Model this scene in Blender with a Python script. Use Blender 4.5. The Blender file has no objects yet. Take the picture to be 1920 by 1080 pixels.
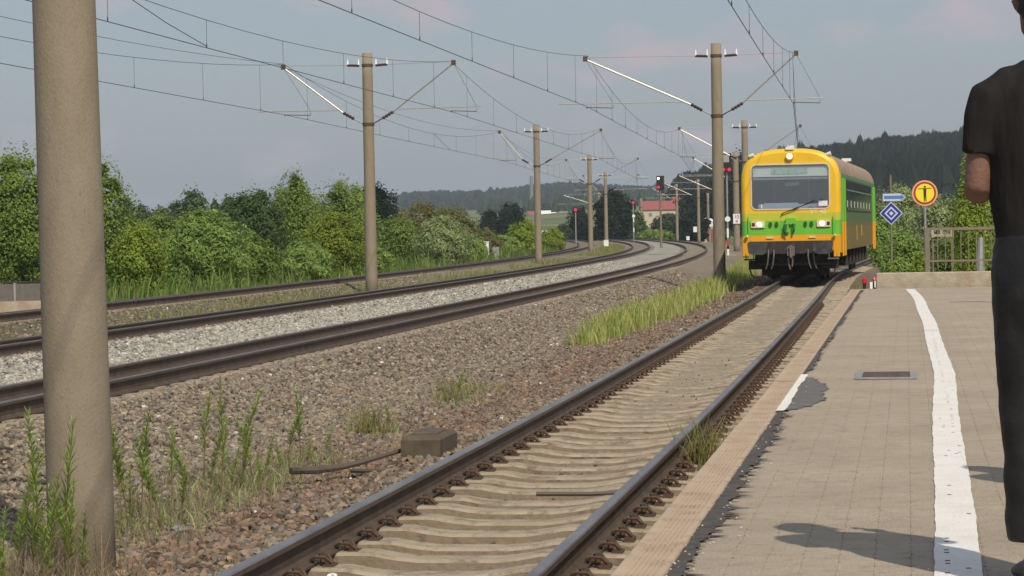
import bpy, bmesh, math, random
import numpy as np
from mathutils import Vector, Matrix

# ------------------------------------------------------------------ camera, sky, sun, exposure
scene = bpy.context.scene
COL = scene.collection
CZ = 1.63                                   # eye height above the rail tops of the near track
PITCH = math.atan(108/4800); ROLL = math.radians(1.06)
cam_d = bpy.data.cameras.new('camera'); cam = bpy.data.objects.new('camera', cam_d); COL.objects.link(cam)
cam_d.sensor_width = 36; cam_d.lens = 90.0; cam_d.clip_end = 20000; cam_d.clip_start = 0.2
cam.matrix_world = Matrix.Translation((0, 0, CZ)) @ Matrix.Rotation(math.pi/2-PITCH, 4, 'X') @ Matrix.Rotation(-ROLL, 4, 'Z')
scene.camera = cam

SUN_EL = math.radians(46); HEAD = math.radians(-19)      # light travels toward this heading (from +Y, to the left)
world = bpy.data.worlds.new('World'); scene.world = world; world.use_nodes = True
wn = world.node_tree; wn.nodes.clear()
w_out = wn.nodes.new('ShaderNodeOutputWorld'); w_bg = wn.nodes.new('ShaderNodeBackground')
sky = wn.nodes.new('ShaderNodeTexSky'); sky.sky_type = 'NISHITA'; sky.sun_disc = False
sky.sun_elevation = SUN_EL; sky.sun_rotation = math.pi+HEAD+0.0
sky.sun_rotation = math.pi - (-HEAD); sky.air_density = 1.0; sky.dust_density = 2.0; sky.ozone_density = 1.5
# an even veil of haze and a few faint pinkish clouds over the whole dome
w_mix = wn.nodes.new('ShaderNodeMixRGB'); w_mix.inputs[0].default_value = 0.62
w_mix.inputs[2].default_value = (3.3, 3.72, 4.32, 1)
wn.links.new(sky.outputs[0], w_mix.inputs[1])
w_tc = wn.nodes.new('ShaderNodeTexCoord'); w_map = wn.nodes.new('ShaderNodeMapping'); w_map.inputs['Scale'].default_value = (1, 1, 2.6)
w_no = wn.nodes.new('ShaderNodeTexNoise'); w_no.inputs['Scale'].default_value = 14; w_no.inputs['Detail'].default_value = 5
w_rp = wn.nodes.new('ShaderNodeValToRGB'); w_rp.color_ramp.elements[0].position = .54; w_rp.color_ramp.elements[1].position = .68
w_rp.color_ramp.elements[1].color = (.85, .85, .85, 1)
w_m2 = wn.nodes.new('ShaderNodeMixRGB'); w_m2.inputs[2].default_value = (4.9, 4.25, 4.6, 1)
wn.links.new(w_tc.outputs['Generated'], w_map.inputs[0]); wn.links.new(w_map.outputs[0], w_no.inputs[0]); wn.links.new(w_no.outputs[0], w_rp.inputs[0])
wn.links.new(w_rp.outputs[0], w_m2.inputs[0]); wn.links.new(w_mix.outputs[0], w_m2.inputs[1])
wn.links.new(w_m2.outputs[0], w_bg.inputs[0]); w_bg.inputs[1].default_value = 0.105
wn.links.new(w_bg.outputs[0], w_out.inputs[0])

sun_d = bpy.data.lights.new('sun', 'SUN'); sun_d.energy = 3.5; sun_d.angle = math.radians(0.6); sun_d.color = (1, .895, .745)
sun = bpy.data.objects.new('sun', sun_d); COL.objects.link(sun)
ldir = Vector((math.sin(HEAD)*math.cos(SUN_EL), math.cos(HEAD)*math.cos(SUN_EL), -math.sin(SUN_EL)))
sun.rotation_euler = ldir.to_track_quat('-Z', 'Y').to_euler(); sun.location = (0, -20, 40)
scene.view_settings.view_transform = 'Standard'; scene.view_settings.look = 'None'
scene.view_settings.exposure = 0.0; scene.view_settings.gamma = 1.0; scene.view_settings.use_curve_mapping = False
scene.render.engine = 'CYCLES'

R = random.Random(7); NR = np.random.default_rng(11)

# ------------------------------------------------------------------ where a sight line meets a given depth (for surveying positions off the photo)
def ray(x, y):
    u = (x-960)/4800; v = (540-y)/4800
    c, s = math.cos(ROLL), math.sin(ROLL); u, v = c*u+s*v, -s*u+c*v
    cp, sp = math.cos(PITCH), math.sin(PITCH)
    return u, cp+sp*v, -sp+cp*v
def atd(x, y, D):
    a, b, c = ray(x, y); t = D/b
    return a*t, CZ+c*t

# ------------------------------------------------------------------ helpers
def tag(o, label=None, cat=None, group=None, kind=None):
    if label: o['label'] = label
    if cat: o['category'] = cat
    if group: o['group'] = group
    if kind: o['kind'] = kind
    return o
def empty(name, loc=(0, 0, 0), rz=0, label=None, cat=None, group=None, kind=None):
    o = bpy.data.objects.new(name, None); COL.objects.link(o); o.location = loc; o.rotation_euler = (0, 0, rz)
    o.empty_display_size = .2
    return tag(o, label, cat, group, kind)
def link(name, me, parent=None, loc=None, rz=None):
    o = bpy.data.objects.new(name, me); COL.objects.link(o); o.parent = parent
    if loc is not None: o.location = loc
    if rz is not None: o.rotation_euler = (0, 0, rz)
    return o
def copy_tree(o, parent=None):
    c = o.copy(); COL.objects.link(c); c.parent = parent
    for ch in o.children: copy_tree(ch, c)
    return c

class MB:
    """collects shapes and builds them as one mesh"""
    def __init__(s): s.v = []; s.f = []; s.m = []; s.c = []
    def add(s, vs, fs, m=0):
        s.c.append((len(s.v), len(s.f))); b = len(s.v); s.v += [tuple(v) for v in vs]; s.f += [tuple(b+i for i in f) for f in fs]; s.m += [m]*len(fs)
    def box(s, x0, x1, y0, y1, z0, z1, m=0, M=None):
        vs = [Vector((x, y, z)) for z in (z0, z1) for y in (y0, y1) for x in (x0, x1)]
        if M is not None: vs = [M @ v for v in vs]
        s.add(vs, [(0, 2, 3, 1), (4, 5, 7, 6), (0, 1, 5, 4), (2, 6, 7, 3), (0, 4, 6, 2), (1, 3, 7, 5)], m)
    def cbox(s, x0, x1, y0, y1, z0, z1, c, m=0):
        """box with chamfered top edges"""
        vs = [(x0, y0, z0), (x1, y0, z0), (x1, y1, z0), (x0, y1, z0), (x0, y0, z1-c), (x1, y0, z1-c), (x1, y1, z1-c), (x0, y1, z1-c),
              (x0+c, y0+c, z1), (x1-c, y0+c, z1), (x1-c, y1-c, z1), (x0+c, y1-c, z1)]
        fs = [(3, 2, 1, 0)]
        for i in range(4):
            j = (i+1) % 4; fs += [(i, j, 4+j, 4+i), (4+i, 4+j, 8+j, 8+i)]
        fs.append((8, 9, 10, 11)); s.add(vs, fs, m)
    def tube(s, pts, rad, n=8, m=0, cap=True):
        pts = [Vector(p) for p in pts]
        if not isinstance(rad, (list, tuple)): rad = [rad]*len(pts)
        s.c.append((len(s.v), len(s.f))); b = len(s.v); up = None
        for i, p in enumerate(pts):
            t = (pts[min(i+1, len(pts)-1)]-pts[max(i-1, 0)]).normalized()
            if up is None:
                up = Vector((0, 0, 1)) if abs(t.z) < .9 else Vector((0, 1, 0))
            a = t.cross(up).normalized(); c = a.cross(t).normalized(); up = c
            r = rad[i]; rx, ry = (r if isinstance(r, tuple) else (r, r))
            for k in range(n):
                q = 2*math.pi*k/n; s.v.append(tuple(p+a*math.cos(q)*rx+c*math.sin(q)*ry))
        for i in range(len(pts)-1):
            for k in range(n):
                k2 = (k+1) % n
                s.f.append((b+i*n+k, b+i*n+k2, b+(i+1)*n+k2, b+(i+1)*n+k)); s.m.append(m)
        if cap:
            s.f.append(tuple(b+k for k in reversed(range(n)))); s.f.append(tuple(b+(len(pts)-1)*n+k for k in range(n))); s.m += [m, m]
    def prism(s, outline, y0, y1, m=0, axis='y'):
        n = len(outline); vs = []
        for y in (y0, y1):
            for (a, c) in outline:
                vs.append((a, y, c) if axis == 'y' else ((a, c, y) if axis == 'z' else (y, a, c)))
        fs = [tuple(range(n)), tuple(reversed(range(n, 2*n)))]
        for i in range(n):
            j = (i+1) % n; fs.append((i, n+i, n+j, j))
        s.add(vs, fs, m)
    def mesh(s, name, mats, smooth=False):
        me = bpy.data.meshes.new(name); me.from_pydata(s.v, [], s.f)
        for q in (mats if isinstance(mats, (list, tuple)) else [mats]): me.materials.append(q)
        me.polygons.foreach_set('material_index', s.m)
        if smooth: me.polygons.foreach_set('use_smooth', [True]*len(s.f))
        bm = bmesh.new(); bm.from_mesh(me); bmesh.ops.recalc_face_normals(bm, faces=bm.faces); bm.to_mesh(me); bm.free()
        me.update(); return me
    def each(s, name, mats, parent=None):
        """one object per shape added"""
        cuts = s.c+[(len(s.v), len(s.f))]
        for (v0, f0), (v1, f1) in zip(cuts[:-1], cuts[1:]):
            q = MB(); q.v = s.v[v0:v1]; q.f = [tuple(i-v0 for i in f) for f in s.f[f0:f1]]; q.m = s.m[f0:f1]; q.build(name, mats, parent)
    def build(s, name, mats, parent=None, smooth=False, loc=None, rz=None):
        return link(name, s.mesh(name, mats, smooth), parent, loc, rz)

def np_mesh(name, V, F, mat, attrs=None, smooth=False):
    """V (n,3) array, F (m,k) array of equal-sized faces"""
    me = bpy.data.meshes.new(name); n, k = F.shape
    me.vertices.add(len(V)); me.vertices.foreach_set('co', np.asarray(V, np.float32).ravel())
    me.loops.add(n*k); me.loops.foreach_set('vertex_index', F.astype(np.int32).ravel())
    me.polygons.add(n); me.polygons.foreach_set('loop_start', np.arange(0, n*k, k, dtype=np.int32))
    me.polygons.foreach_set('loop_total', np.full(n, k, np.int32))
    if smooth: me.polygons.foreach_set('use_smooth', np.ones(n, bool))
    me.update(calc_edges=True)
    for q in (mat if isinstance(mat, (list, tuple)) else [mat]): me.materials.append(q)
    for an, (typ, arr) in (attrs or {}).items():
        a = me.attributes.new(an, typ, 'POINT')
        if typ == 'FLOAT': a.data.foreach_set('value', np.asarray(arr, np.float32).ravel())
        else: a.data.foreach_set('color', np.asarray(arr, np.float32).ravel())
    me.validate(); return me

def mat(name, col, rough=.7, metal=0, col2=None, scale=6, lo=.35, hi=.65, bump=0, bscale=None, detail=6, spec=.5, emit=None, estr=0, coat=0, stretch=None, world_pos=False, grime=None):
    m = bpy.data.materials.new(name); m.use_nodes = True; nt = m.node_tree; b = nt.nodes['Principled BSDF']
    b.inputs['Base Color'].default_value = (*col, 1); b.inputs['Roughness'].default_value = rough; b.inputs['Metallic'].default_value = metal
    b.inputs['Specular IOR Level'].default_value = spec; b.inputs['Coat Weight'].default_value = coat
    if emit: b.inputs['Emission Color'].default_value = (*emit, 1); b.inputs['Emission Strength'].default_value = estr
    if col2 or bump:
        if world_pos: src = nt.nodes.new('ShaderNodeNewGeometry').outputs['Position']
        else: src = nt.nodes.new('ShaderNodeTexCoord').outputs['Object']
        if stretch:
            mp = nt.nodes.new('ShaderNodeMapping'); mp.inputs['Scale'].default_value = stretch; nt.links.new(src, mp.inputs[0]); src = mp.outputs[0]
    last = None
    if col2:
        no = nt.nodes.new('ShaderNodeTexNoise'); no.inputs['Scale'].default_value = scale; no.inputs['Detail'].default_value = detail; no.inputs['Roughness'].default_value = .65
        rp = nt.nodes.new('ShaderNodeValToRGB'); rp.color_ramp.elements[0].position = lo; rp.color_ramp.elements[1].position = hi
        rp.color_ramp.elements[0].color = (*col, 1); rp.color_ramp.elements[1].color = (*col2, 1)
        nt.links.new(src, no.inputs['Vector']); nt.links.new(no.outputs[0], rp.inputs[0]); last = rp.outputs[0]
        nt.links.new(last, b.inputs['Base Color'])
    if grime:
        gc, gs, gl, gh = grime
        no = nt.nodes.new('ShaderNodeTexNoise'); no.inputs['Scale'].default_value = gs; no.inputs['Detail'].default_value = 8; no.inputs['Roughness'].default_value = .7
        rp = nt.nodes.new('ShaderNodeValToRGB'); rp.color_ramp.elements[0].position = gl; rp.color_ramp.elements[1].position = gh
        mx = nt.nodes.new('ShaderNodeMixRGB'); mx.inputs[1].default_value = (*col, 1); mx.inputs[2].default_value = (*gc, 1)
        nt.links.new(src, no.inputs['Vector']); nt.links.new(no.outputs[0], rp.inputs[0]); nt.links.new(rp.outputs[0], mx.inputs[0])
        if last: nt.links.new(last, mx.inputs[1])
        nt.links.new(mx.outputs[0], b.inputs['Base Color'])
    if bump:
        no = nt.nodes.new('ShaderNodeTexNoise'); no.inputs['Scale'].default_value = bscale or scale*4; no.inputs['Detail'].default_value = 6
        bp = nt.nodes.new('ShaderNodeBump'); bp.inputs['Strength'].default_value = bump; bp.inputs['Distance'].default_value = .02
        nt.links.new(src, no.inputs['Vector']); nt.links.new(no.outputs[0], bp.inputs['Height']); nt.links.new(bp.outputs[0], b.inputs['Normal'])
    return m

def attr_mat(name, rough=.9, trans=0, nscale=0, bump=0, bscale=30, inst=False, spec=.3, mottle=None):
    """material whose base colour comes from the mesh's own 'tint' colour"""
    m = bpy.data.materials.new(name); m.use_nodes = True; nt = m.node_tree; b = nt.nodes['Principled BSDF']
    a = nt.nodes.new('ShaderNodeAttribute'); a.attribute_name = 'tint'
    if inst: a.attribute_type = 'INSTANCER'
    b.inputs['Roughness'].default_value = rough; b.inputs['Specular IOR Level'].default_value = spec
    out = a.outputs['Color']
    if mottle:
        pos = nt.nodes.new('ShaderNodeNewGeometry').outputs['Position']
        for (sc, amt) in mottle:
            no = nt.nodes.new('ShaderNodeTexNoise'); no.inputs['Scale'].default_value = sc; no.inputs['Detail'].default_value = 7; no.inputs['Roughness'].default_value = .7
            mr = nt.nodes.new('ShaderNodeMapRange'); mr.inputs[1].default_value = .3; mr.inputs[2].default_value = .7; mr.inputs[3].default_value = 1-amt; mr.inputs[4].default_value = 1+amt
            mx = nt.nodes.new('ShaderNodeVectorMath'); mx.operation = 'SCALE'
            nt.links.new(pos, no.inputs['Vector']); nt.links.new(no.outputs[0], mr.inputs[0]); nt.links.new(out, mx.inputs[0]); nt.links.new(mr.outputs[0], mx.inputs['Scale']); out = mx.outputs[0]
    nt.links.new(out, b.inputs['Base Color'])
    if bump:
        pos = nt.nodes.new('ShaderNodeNewGeometry').outputs['Position']
        no = nt.nodes.new('ShaderNodeTexVoronoi'); no.inputs['Scale'].default_value = bscale
        bp = nt.nodes.new('ShaderNodeBump'); bp.inputs['Strength'].default_value = bump; bp.inputs['Distance'].default_value = .03
        nt.links.new(pos, no.inputs['Vector']); nt.links.new(no.outputs[0], bp.inputs['Height']); nt.links.new(bp.outputs[0], b.inputs['Normal'])
    if trans:
        tr = nt.nodes.new('ShaderNodeBsdfTranslucent'); mx = nt.nodes.new('ShaderNodeMixShader'); mx.inputs[0].default_value = trans
        nt.links.new(out, tr.inputs['Color']); nt.links.new(b.outputs[0], mx.inputs[1]); nt.links.new(tr.outputs[0], mx.inputs[2])
        nt.links.new(mx.outputs[0], nt.nodes['Material Output'].inputs[0])
    return m

# ------------------------------------------------------------------ materials
M = {}
M['concrete_mast'] = mat('spun_concrete', (.245, .205, .145), .88, col2=(.285, .24, .175), scale=3.5, bump=.3, bscale=55, stretch=(2, 2, .8), grime=((.19, .15, .10), 22, .56, .74))
M['bed'] = attr_mat('ballast_ground', .95, mottle=[(1.3, .18), (9, .3), (45, .35)], bump=.8, bscale=22)
M['stone'] = attr_mat('ballast_stone', .9, inst=True, mottle=[(40, .15)])
M['leaf'] = attr_mat('foliage', .75, trans=.42, spec=.12)
M['grass'] = attr_mat('grass_blade', .65, trans=.35, spec=.2)
M['bark'] = mat('bark', (.09, .07, .05), .9, col2=(.14, .11, .08), scale=8, bump=.4)
M['rail_side'] = mat('rusty_rail', (.07, .05, .036), .7, col2=(.115, .083, .06), scale=5, bump=.15, bscale=50, metal=.15)
M['rail_head_side'] = mat('worn_rail_head_side', (.16, .12, .095), .5, metal=.45, col2=(.11, .075, .055), scale=6)
M['rail_top'] = mat('polished_rail_head', (.37, .34, .31), .34, metal=.8, col2=(.21, .175, .15), scale=3, stretch=(1, .3, 1))
M['rail_top_worn'] = mat('worn_rail_head', (.24, .20, .17), .42, metal=.6, col2=(.16, .12, .10), scale=2)
M['sleeper'] = mat('sleeper_concrete', (.30, .25, .175), .92, col2=(.385, .33, .24), scale=5, bump=.45, bscale=28, world_pos=True, grime=((.15, .11, .075), 6, .50, .68))
M['sleeper_side'] = mat('dirty_sleeper_side', (.20, .16, .11), .95, col2=(.265, .215, .15), scale=5, bump=.5, bscale=26, world_pos=True, grime=((.12, .085, .06), 5, .5, .66))
M['clip'] = mat('rusty_clip', (.07, .045, .03), .7, col2=(.12, .07, .045), scale=30)
M['paver'] = mat('concrete_paver', (.39, .325, .24), .9, col2=(.47, .40, .30), scale=1.3, bump=.8, bscale=110, world_pos=True, grime=((.32, .265, .195), 9, .5, .74))
M['joint'] = mat('joint_sand', (.24, .20, .15), .95, col2=(.31, .265, .20), scale=15, world_pos=True)
M['coping'] = mat('coping_concrete', (.43, .33, .235), .85, col2=(.50, .39, .285), scale=5, bump=.3, bscale=80, world_pos=True, grime=((.33, .22, .15), 6, .52, .7))
M['tar'] = mat('dark_tar', (.05, .046, .044), .9, col2=(.095, .085, .075), scale=14, bump=.4, bscale=60)
M['asphalt'] = mat('grey_patch', (.12, .115, .105), .9, col2=(.15, .15, .145), scale=10, bump=.4, bscale=90)
M['white_paint'] = mat('white_line_paint', (.80, .79, .74), .7, col2=(.70, .68, .61), scale=5, lo=.45, hi=.75, bump=.35, bscale=70, grime=((.48, .43, .34), 16, .6, .8))
M['wall_conc'] = mat('stained_concrete', (.46, .41, .31), .9, col2=(.35, .305, .23), scale=6, bump=.5, bscale=35, grime=((.34, .19, .11), 1.1, .5, .72))
M['rail_paint'] = mat('grey_brown_railing_paint', (.175, .145, .11), .6, col2=(.235, .19, .145), scale=4, metal=.1)
M['galv'] = mat('galvanised_steel', (.42, .42, .41), .5, metal=.5, col2=(.33, .33, .32), scale=12)
M['arm'] = mat('cantilever_tube', (.50, .46, .40), .4, metal=.55, col2=(.38, .34, .29), scale=10)
M['insul'] = mat('brown_porcelain', (.06, .03, .025), .25, spec=.6)
M['glass_cap'] = mat('white_cap', (.9, .9, .9), .2)
M['wire'] = mat('dark_wire', (.045, .045, .045), .6, metal=.3)
M['black'] = mat('black_paint', (.012, .012, .013), .5)
M['dark_steel'] = mat('dirty_underframe', (.022, .019, .017), .8, col2=(.05, .042, .035), scale=8)
M['wheel'] = mat('wheel_steel', (.06, .05, .045), .6, metal=.4)
M['buffer'] = mat('greasy_buffer', (.04, .043, .05), .45, col2=(.10, .10, .10), scale=6, metal=.3)
M['hose'] = mat('grey_hose', (.14, .12, .11), .6)
M['glass_cab'] = None
M['white'] = mat('white_plastic', (.78, .78, .75), .45)
M['cream'] = mat('cream_panel', (.80, .83, .74), .6)
M['cab_grey'] = mat('cab_interior', (.17, .20, .235), .7)
M['cab_blue'] = mat('cab_desk', (.42, .47, .56), .6)
M['lamp_on'] = mat('lit_headlamp', (.9, .85, .7), .3, emit=(1, .88, .66), estr=1.3)
M['tail_lens'] = mat('red_lens', (.16, .012, .02), .3)
M['yellow'] = None
M['roof'] = mat('dusty_roof', (.40, .28, .19), .75, col2=(.31, .22, .155), scale=1.4, grime=((.13, .09, .07), 3, .55, .7))
M['dark_glass'] = mat('dark_window_glass', (.015, .018, .02), .08, spec=.8)
M['red_light'] = mat('lit_red_signal', (.6, .01, .06), .4, emit=(1, .01, .08), estr=.8)
M['white_light'] = mat('lit_white_signal', (.9, .9, .9), .4, emit=(1, 1, 1), estr=2)
M['sign_red'] = mat('sign_red', (.42, .02, .01), .5)
M['sign_orange'] = mat('sign_rim', (.80, .38, .25), .5)
M['sign_yellow'] = mat('sign_yellow', (.85, .74, .03), .5)
M['sign_white'] = mat('sign_white', (.52, .57, .78), .5)
M['sign_blue'] = mat('sign_dark_blue', (.01, .025, .24), .5)
M['sign_lblue'] = mat('sign_light_blue', (.07, .21, .46), .5)
M['sign_dark'] = mat('sign_black', (.05, .015, .008), .5)
M['wood_post'] = mat('weathered_post', (.24, .20, .14), .9, col2=(.17, .14, .10), scale=9)
M['red_plastic'] = mat('red_plastic', (.55, .01, .03), .4)
M['skin'] = mat('skin', (.215, .118, .085), .6, col2=(.165, .082, .06), scale=9, bump=.2, bscale=90)
M['shirt'] = mat('black_cotton', (.017, .015, .015), .9, col2=(.021, .019, .018), scale=3, bump=.7, bscale=4, stretch=(4, 4, 1.2), spec=.2)
M['trouser'] = mat('black_trousers', (.013, .013, .014), .5, col2=(.024, .023, .024), scale=4, bump=.8, bscale=7, spec=.25)
M['hair'] = mat('dark_hair', (.022, .016, .012), .7, bump=.6, bscale=60)
M['shoe'] = mat('black_shoe', (.012, .012, .012), .5)
M['drv_shirt'] = mat('pale_shirt', (.50, .54, .62), .8)
M['box_steel'] = mat('old_brown_box', (.075, .056, .042), .85, col2=(.125, .098, .062), scale=6, bump=.2)
M['pipe'] = mat('pipe', (.10, .08, .06), .7)
M['grate'] = mat('brown_grate', (.13, .085, .065), .75, col2=(.09, .06, .05), scale=20)
M['sheet'] = mat('grey_sheet_wall', (.12, .11, .10), .8, col2=(.16, .145, .13), scale=5)
M['house_white'] = mat('white_render', (.80, .79, .76), .8)
M['house_red'] = mat('red_tiles', (.33, .10, .09), .85, col2=(.26, .075, .07), scale=2)
M['house_wall'] = mat('beige_render', (.52, .46, .34), .8)
M['tent'] = mat('white_canvas', (.72, .76, .83), .7)

def livery():
    m = bpy.data.materials.new('yellow_green_livery'); m.use_nodes = True; nt = m.node_tree; b = nt.nodes['Principled BSDF']
    tc = nt.nodes.new('ShaderNodeTexCoord'); sp = nt.nodes.new('ShaderNodeSeparateXYZ'); nt.links.new(tc.outputs['Object'], sp.inputs[0])
    def ramp(stops):
        mr = nt.nodes.new('ShaderNodeMapRange'); mr.inputs[1].default_value = 0; mr.inputs[2].default_value = 4; nt.links.new(sp.outputs['Z'], mr.inputs[0])
        r = nt.nodes.new('ShaderNodeValToRGB'); cr = r.color_ramp; cr.interpolation = 'CONSTANT'
        while len(cr.elements) > 1: cr.elements.remove(cr.elements[-1])
        cr.elements[0].position = 0; cr.elements[0].color = (*stops[0][1], 1)
        for z, c in stops[1:]:
            e = cr.elements.new(z/4); e.color = (*c, 1)
        nt.links.new(mr.outputs[0], r.inputs[0]); return r.outputs[0]
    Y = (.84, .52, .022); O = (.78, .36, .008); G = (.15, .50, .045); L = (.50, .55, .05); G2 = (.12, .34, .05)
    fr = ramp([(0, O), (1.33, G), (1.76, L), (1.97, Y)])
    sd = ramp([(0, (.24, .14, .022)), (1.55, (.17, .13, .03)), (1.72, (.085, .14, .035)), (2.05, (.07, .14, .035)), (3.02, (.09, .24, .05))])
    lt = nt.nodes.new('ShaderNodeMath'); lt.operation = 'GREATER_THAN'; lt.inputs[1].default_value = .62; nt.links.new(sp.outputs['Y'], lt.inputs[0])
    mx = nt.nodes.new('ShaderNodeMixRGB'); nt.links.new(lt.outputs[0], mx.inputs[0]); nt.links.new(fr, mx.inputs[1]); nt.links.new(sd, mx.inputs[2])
    no = nt.nodes.new('ShaderNodeTexNoise'); no.inputs['Scale'].default_value = 2.5; no.inputs['Detail'].default_value = 8; nt.links.new(tc.outputs['Object'], no.inputs[0])
    mr = nt.nodes.new('ShaderNodeMapRange'); mr.inputs[3].default_value = .86; mr.inputs[4].default_value = 1.1; nt.links.new(no.outputs[0], mr.inputs[0])
    sc = nt.nodes.new('ShaderNodeVectorMath'); sc.operation = 'SCALE'; nt.links.new(mx.outputs[0], sc.inputs[0]); nt.links.new(mr.outputs[0], sc.inputs['Scale'])
    nt.links.new(sc.outputs[0], b.inputs['Base Color']); b.inputs['Roughness'].default_value = .42; b.inputs['Coat Weight'].default_value = .1
    return m
M['livery'] = livery()
M['liv_yellow'] = mat('yellow_paint', (.84, .52, .022), .4)
M['liv_orange'] = mat('orange_paint', (.78, .36, .008), .4)
M['liv_green'] = mat('green_paint', (.15, .50, .045), .4)
M['liv_cream'] = mat('pale_window_rubber', (.70, .60, .45), .5)
def glassmat():
    m = bpy.data.materials.new('windscreen_glass'); m.use_nodes = True; nt = m.node_tree; nt.nodes.clear()
    o = nt.nodes.new('ShaderNodeOutputMaterial'); mx = nt.nodes.new('ShaderNodeMixShader'); t = nt.nodes.new('ShaderNodeBsdfTransparent'); g = nt.nodes.new('ShaderNodeBsdfGlossy')
    t.inputs[0].default_value = (.90, .94, .97, 1); g.inputs['Roughness'].default_value = .03; g.inputs[0].default_value = (.9, .95, 1, 1)
    mx.inputs[0].default_value = .17; nt.links.new(t.outputs[0], mx.inputs[1]); nt.links.new(g.outputs[0], mx.inputs[2]); nt.links.new(mx.outputs[0], o.inputs[0]); return m
M['glass_cab'] = glassmat()

# ------------------------------------------------------------------ track alignments (x of the centre line as a function of distance y)
PC = [1.3675260063144355e-09, -9.482170715732594e-07, -4.177434436803391e-05, 0.15394130843334464, -9.287962231924956]
def t2(D):
    D = np.asarray(D, float); d = np.minimum(D, 320.0); x = np.polyval(PC, d)
    s0 = np.polyval(np.polyder(PC), 320.0); e = np.maximum(D-320, 0)
    return x+s0*e-.00026*e**2
def t3(D): return t2(D)-4.55
def t4(D): return t2(D)-9.95
T1P = [(-20, -5.7), (7.9, -1.33), (12.1, -.70), (19.3, .44), (34, 2.63), (58, 6.15), (73.5, 8.35), (85, 10.05), (98, 12.15), (120, 16.0), (150, 21.8), (200, 33)]
_x = np.arange(-20, 200.1, .5); _y = np.interp(_x, [p[0] for p in T1P], [p[1] for p in T1P])
_k = np.ones(25)/25; _yp = np.concatenate([_y[0]-(np.arange(12, 0, -1))*(_y[1]-_y[0]), _y, _y[-1]+np.arange(1, 13)*(_y[-1]-_y[-2])]); _y = np.convolve(_yp, _k, 'valid')
def t1(D): return np.interp(np.asarray(D, float), _x, _y)
EDGE_X0, EDGE_S = .28-.1545*7.9, .1545          # platform edge line
def edge(D): return EDGE_X0+EDGE_S*np.asarray(D, float)
PZ = .55                                       # platform height above rail
CANT = .10

def zprof(X, D):
    """height of the ballast surface"""
    X = np.asarray(X, float); D = np.asarray(D, float); z = np.full(np.broadcast(X, D).shape, -.42)
    def bed(c, zt, cant, w=1.35, sh=1.1, base=-.42):
        d = X-c; a = np.abs(d); top = zt+np.where(cant, cant*(np.clip(d, -1.3, 1.3)+.75)/1.5, 0)
        return np.where(a < w, top, np.maximum(base, top-(a-w)/sh*(top-base))), a
    z1, a1 = bed(t1(D), -.278+.068*np.clip((D-14)/17, 0, 1), 0, 1.0, 1.3, -.36)
    for c, zt, base in ((t2(D), -.20, -.34), (t3(D), -.20, -.4), (t4(D), -.22, -.5)):
        zz, a = bed(c, zt, CANT, 1.35, 1.3, base); z = np.maximum(z, zz)
    # fresh ballast heaped between the two middle tracks
    u = X-t2(D); hp = (u < -1.1) & (u > -3.5); z = np.where(hp, np.maximum(z, -.13-.03*np.cos((u+2.3)*2)), z)
    u4 = X-t4(D); z = np.where(u4 < -2.2, np.maximum(-.75, -.42+(u4+2.2)*.25), z)
    u1 = X-t1(D); z = np.where(u1 > 1.3, np.maximum(z, -.24), z); z1 = np.where((u1 < -.98) & (u1 > -1.5), np.maximum(z1, -.203+.02*np.sin(D*3.1)), z1)
    return np.maximum(z, z1)

# ------------------------------------------------------------------ ground, ballast
def terrain(X, Y):
    X = np.asarray(X, float); Y = np.asarray(Y, float)
    z = np.full(np.broadcast(X, Y).shape, -.8)
    z = z+np.clip((Y-480)/1100, 0, 1)*13.0
    z = z+22*np.exp(-((Y-2600)/420)**2)*(.75+.3*np.sin(X/230+1.0))*np.clip((900-X)/500, 0, 1)*np.clip((X+190)/90, 0, 1)
    z = z+20*np.exp(-((Y-1180)/330)**2)/(1+np.exp(-(X-95)/28))*(1+.35*np.clip((X-150)/250, 0, 1))
    z = z+.15*np.sin(X/17+2)*np.sin(Y/23)
    return z
def build_ground():
    ys = np.concatenate([np.arange(-60, 60, 6), np.arange(60, 500, 10), np.arange(500, 3400, 25), np.arange(3400, 9001, 400)])
    xs = np.concatenate([np.arange(-4000, -400, 300), np.arange(-400, 700, 14), np.arange(700, 4001, 300)])
    XX, YY = np.meshgrid(xs, ys); ZZ = terrain(XX, YY)
    V = np.stack([XX.ravel(), YY.ravel(), ZZ.ravel()], 1); nx = len(xs)
    i = np.arange(len(ys)-1)[:, None]*nx+np.arange(nx-1)[None, :]; i = i.ravel(); F = np.stack([i, i+1, i+nx+1, i+nx], 1)
    m = mat('meadow', (.055, .105, .022), .95, col2=(.13, .15, .05), scale=.02, lo=.4, hi=.6, bump=.3, bscale=2, world_pos=True, grime=((.25, .21, .11), .006, .52, .6))
    o = link('ground', np_mesh('ground', V, F, m, smooth=True)); tag(o, kind='structure')
build_ground()

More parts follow.
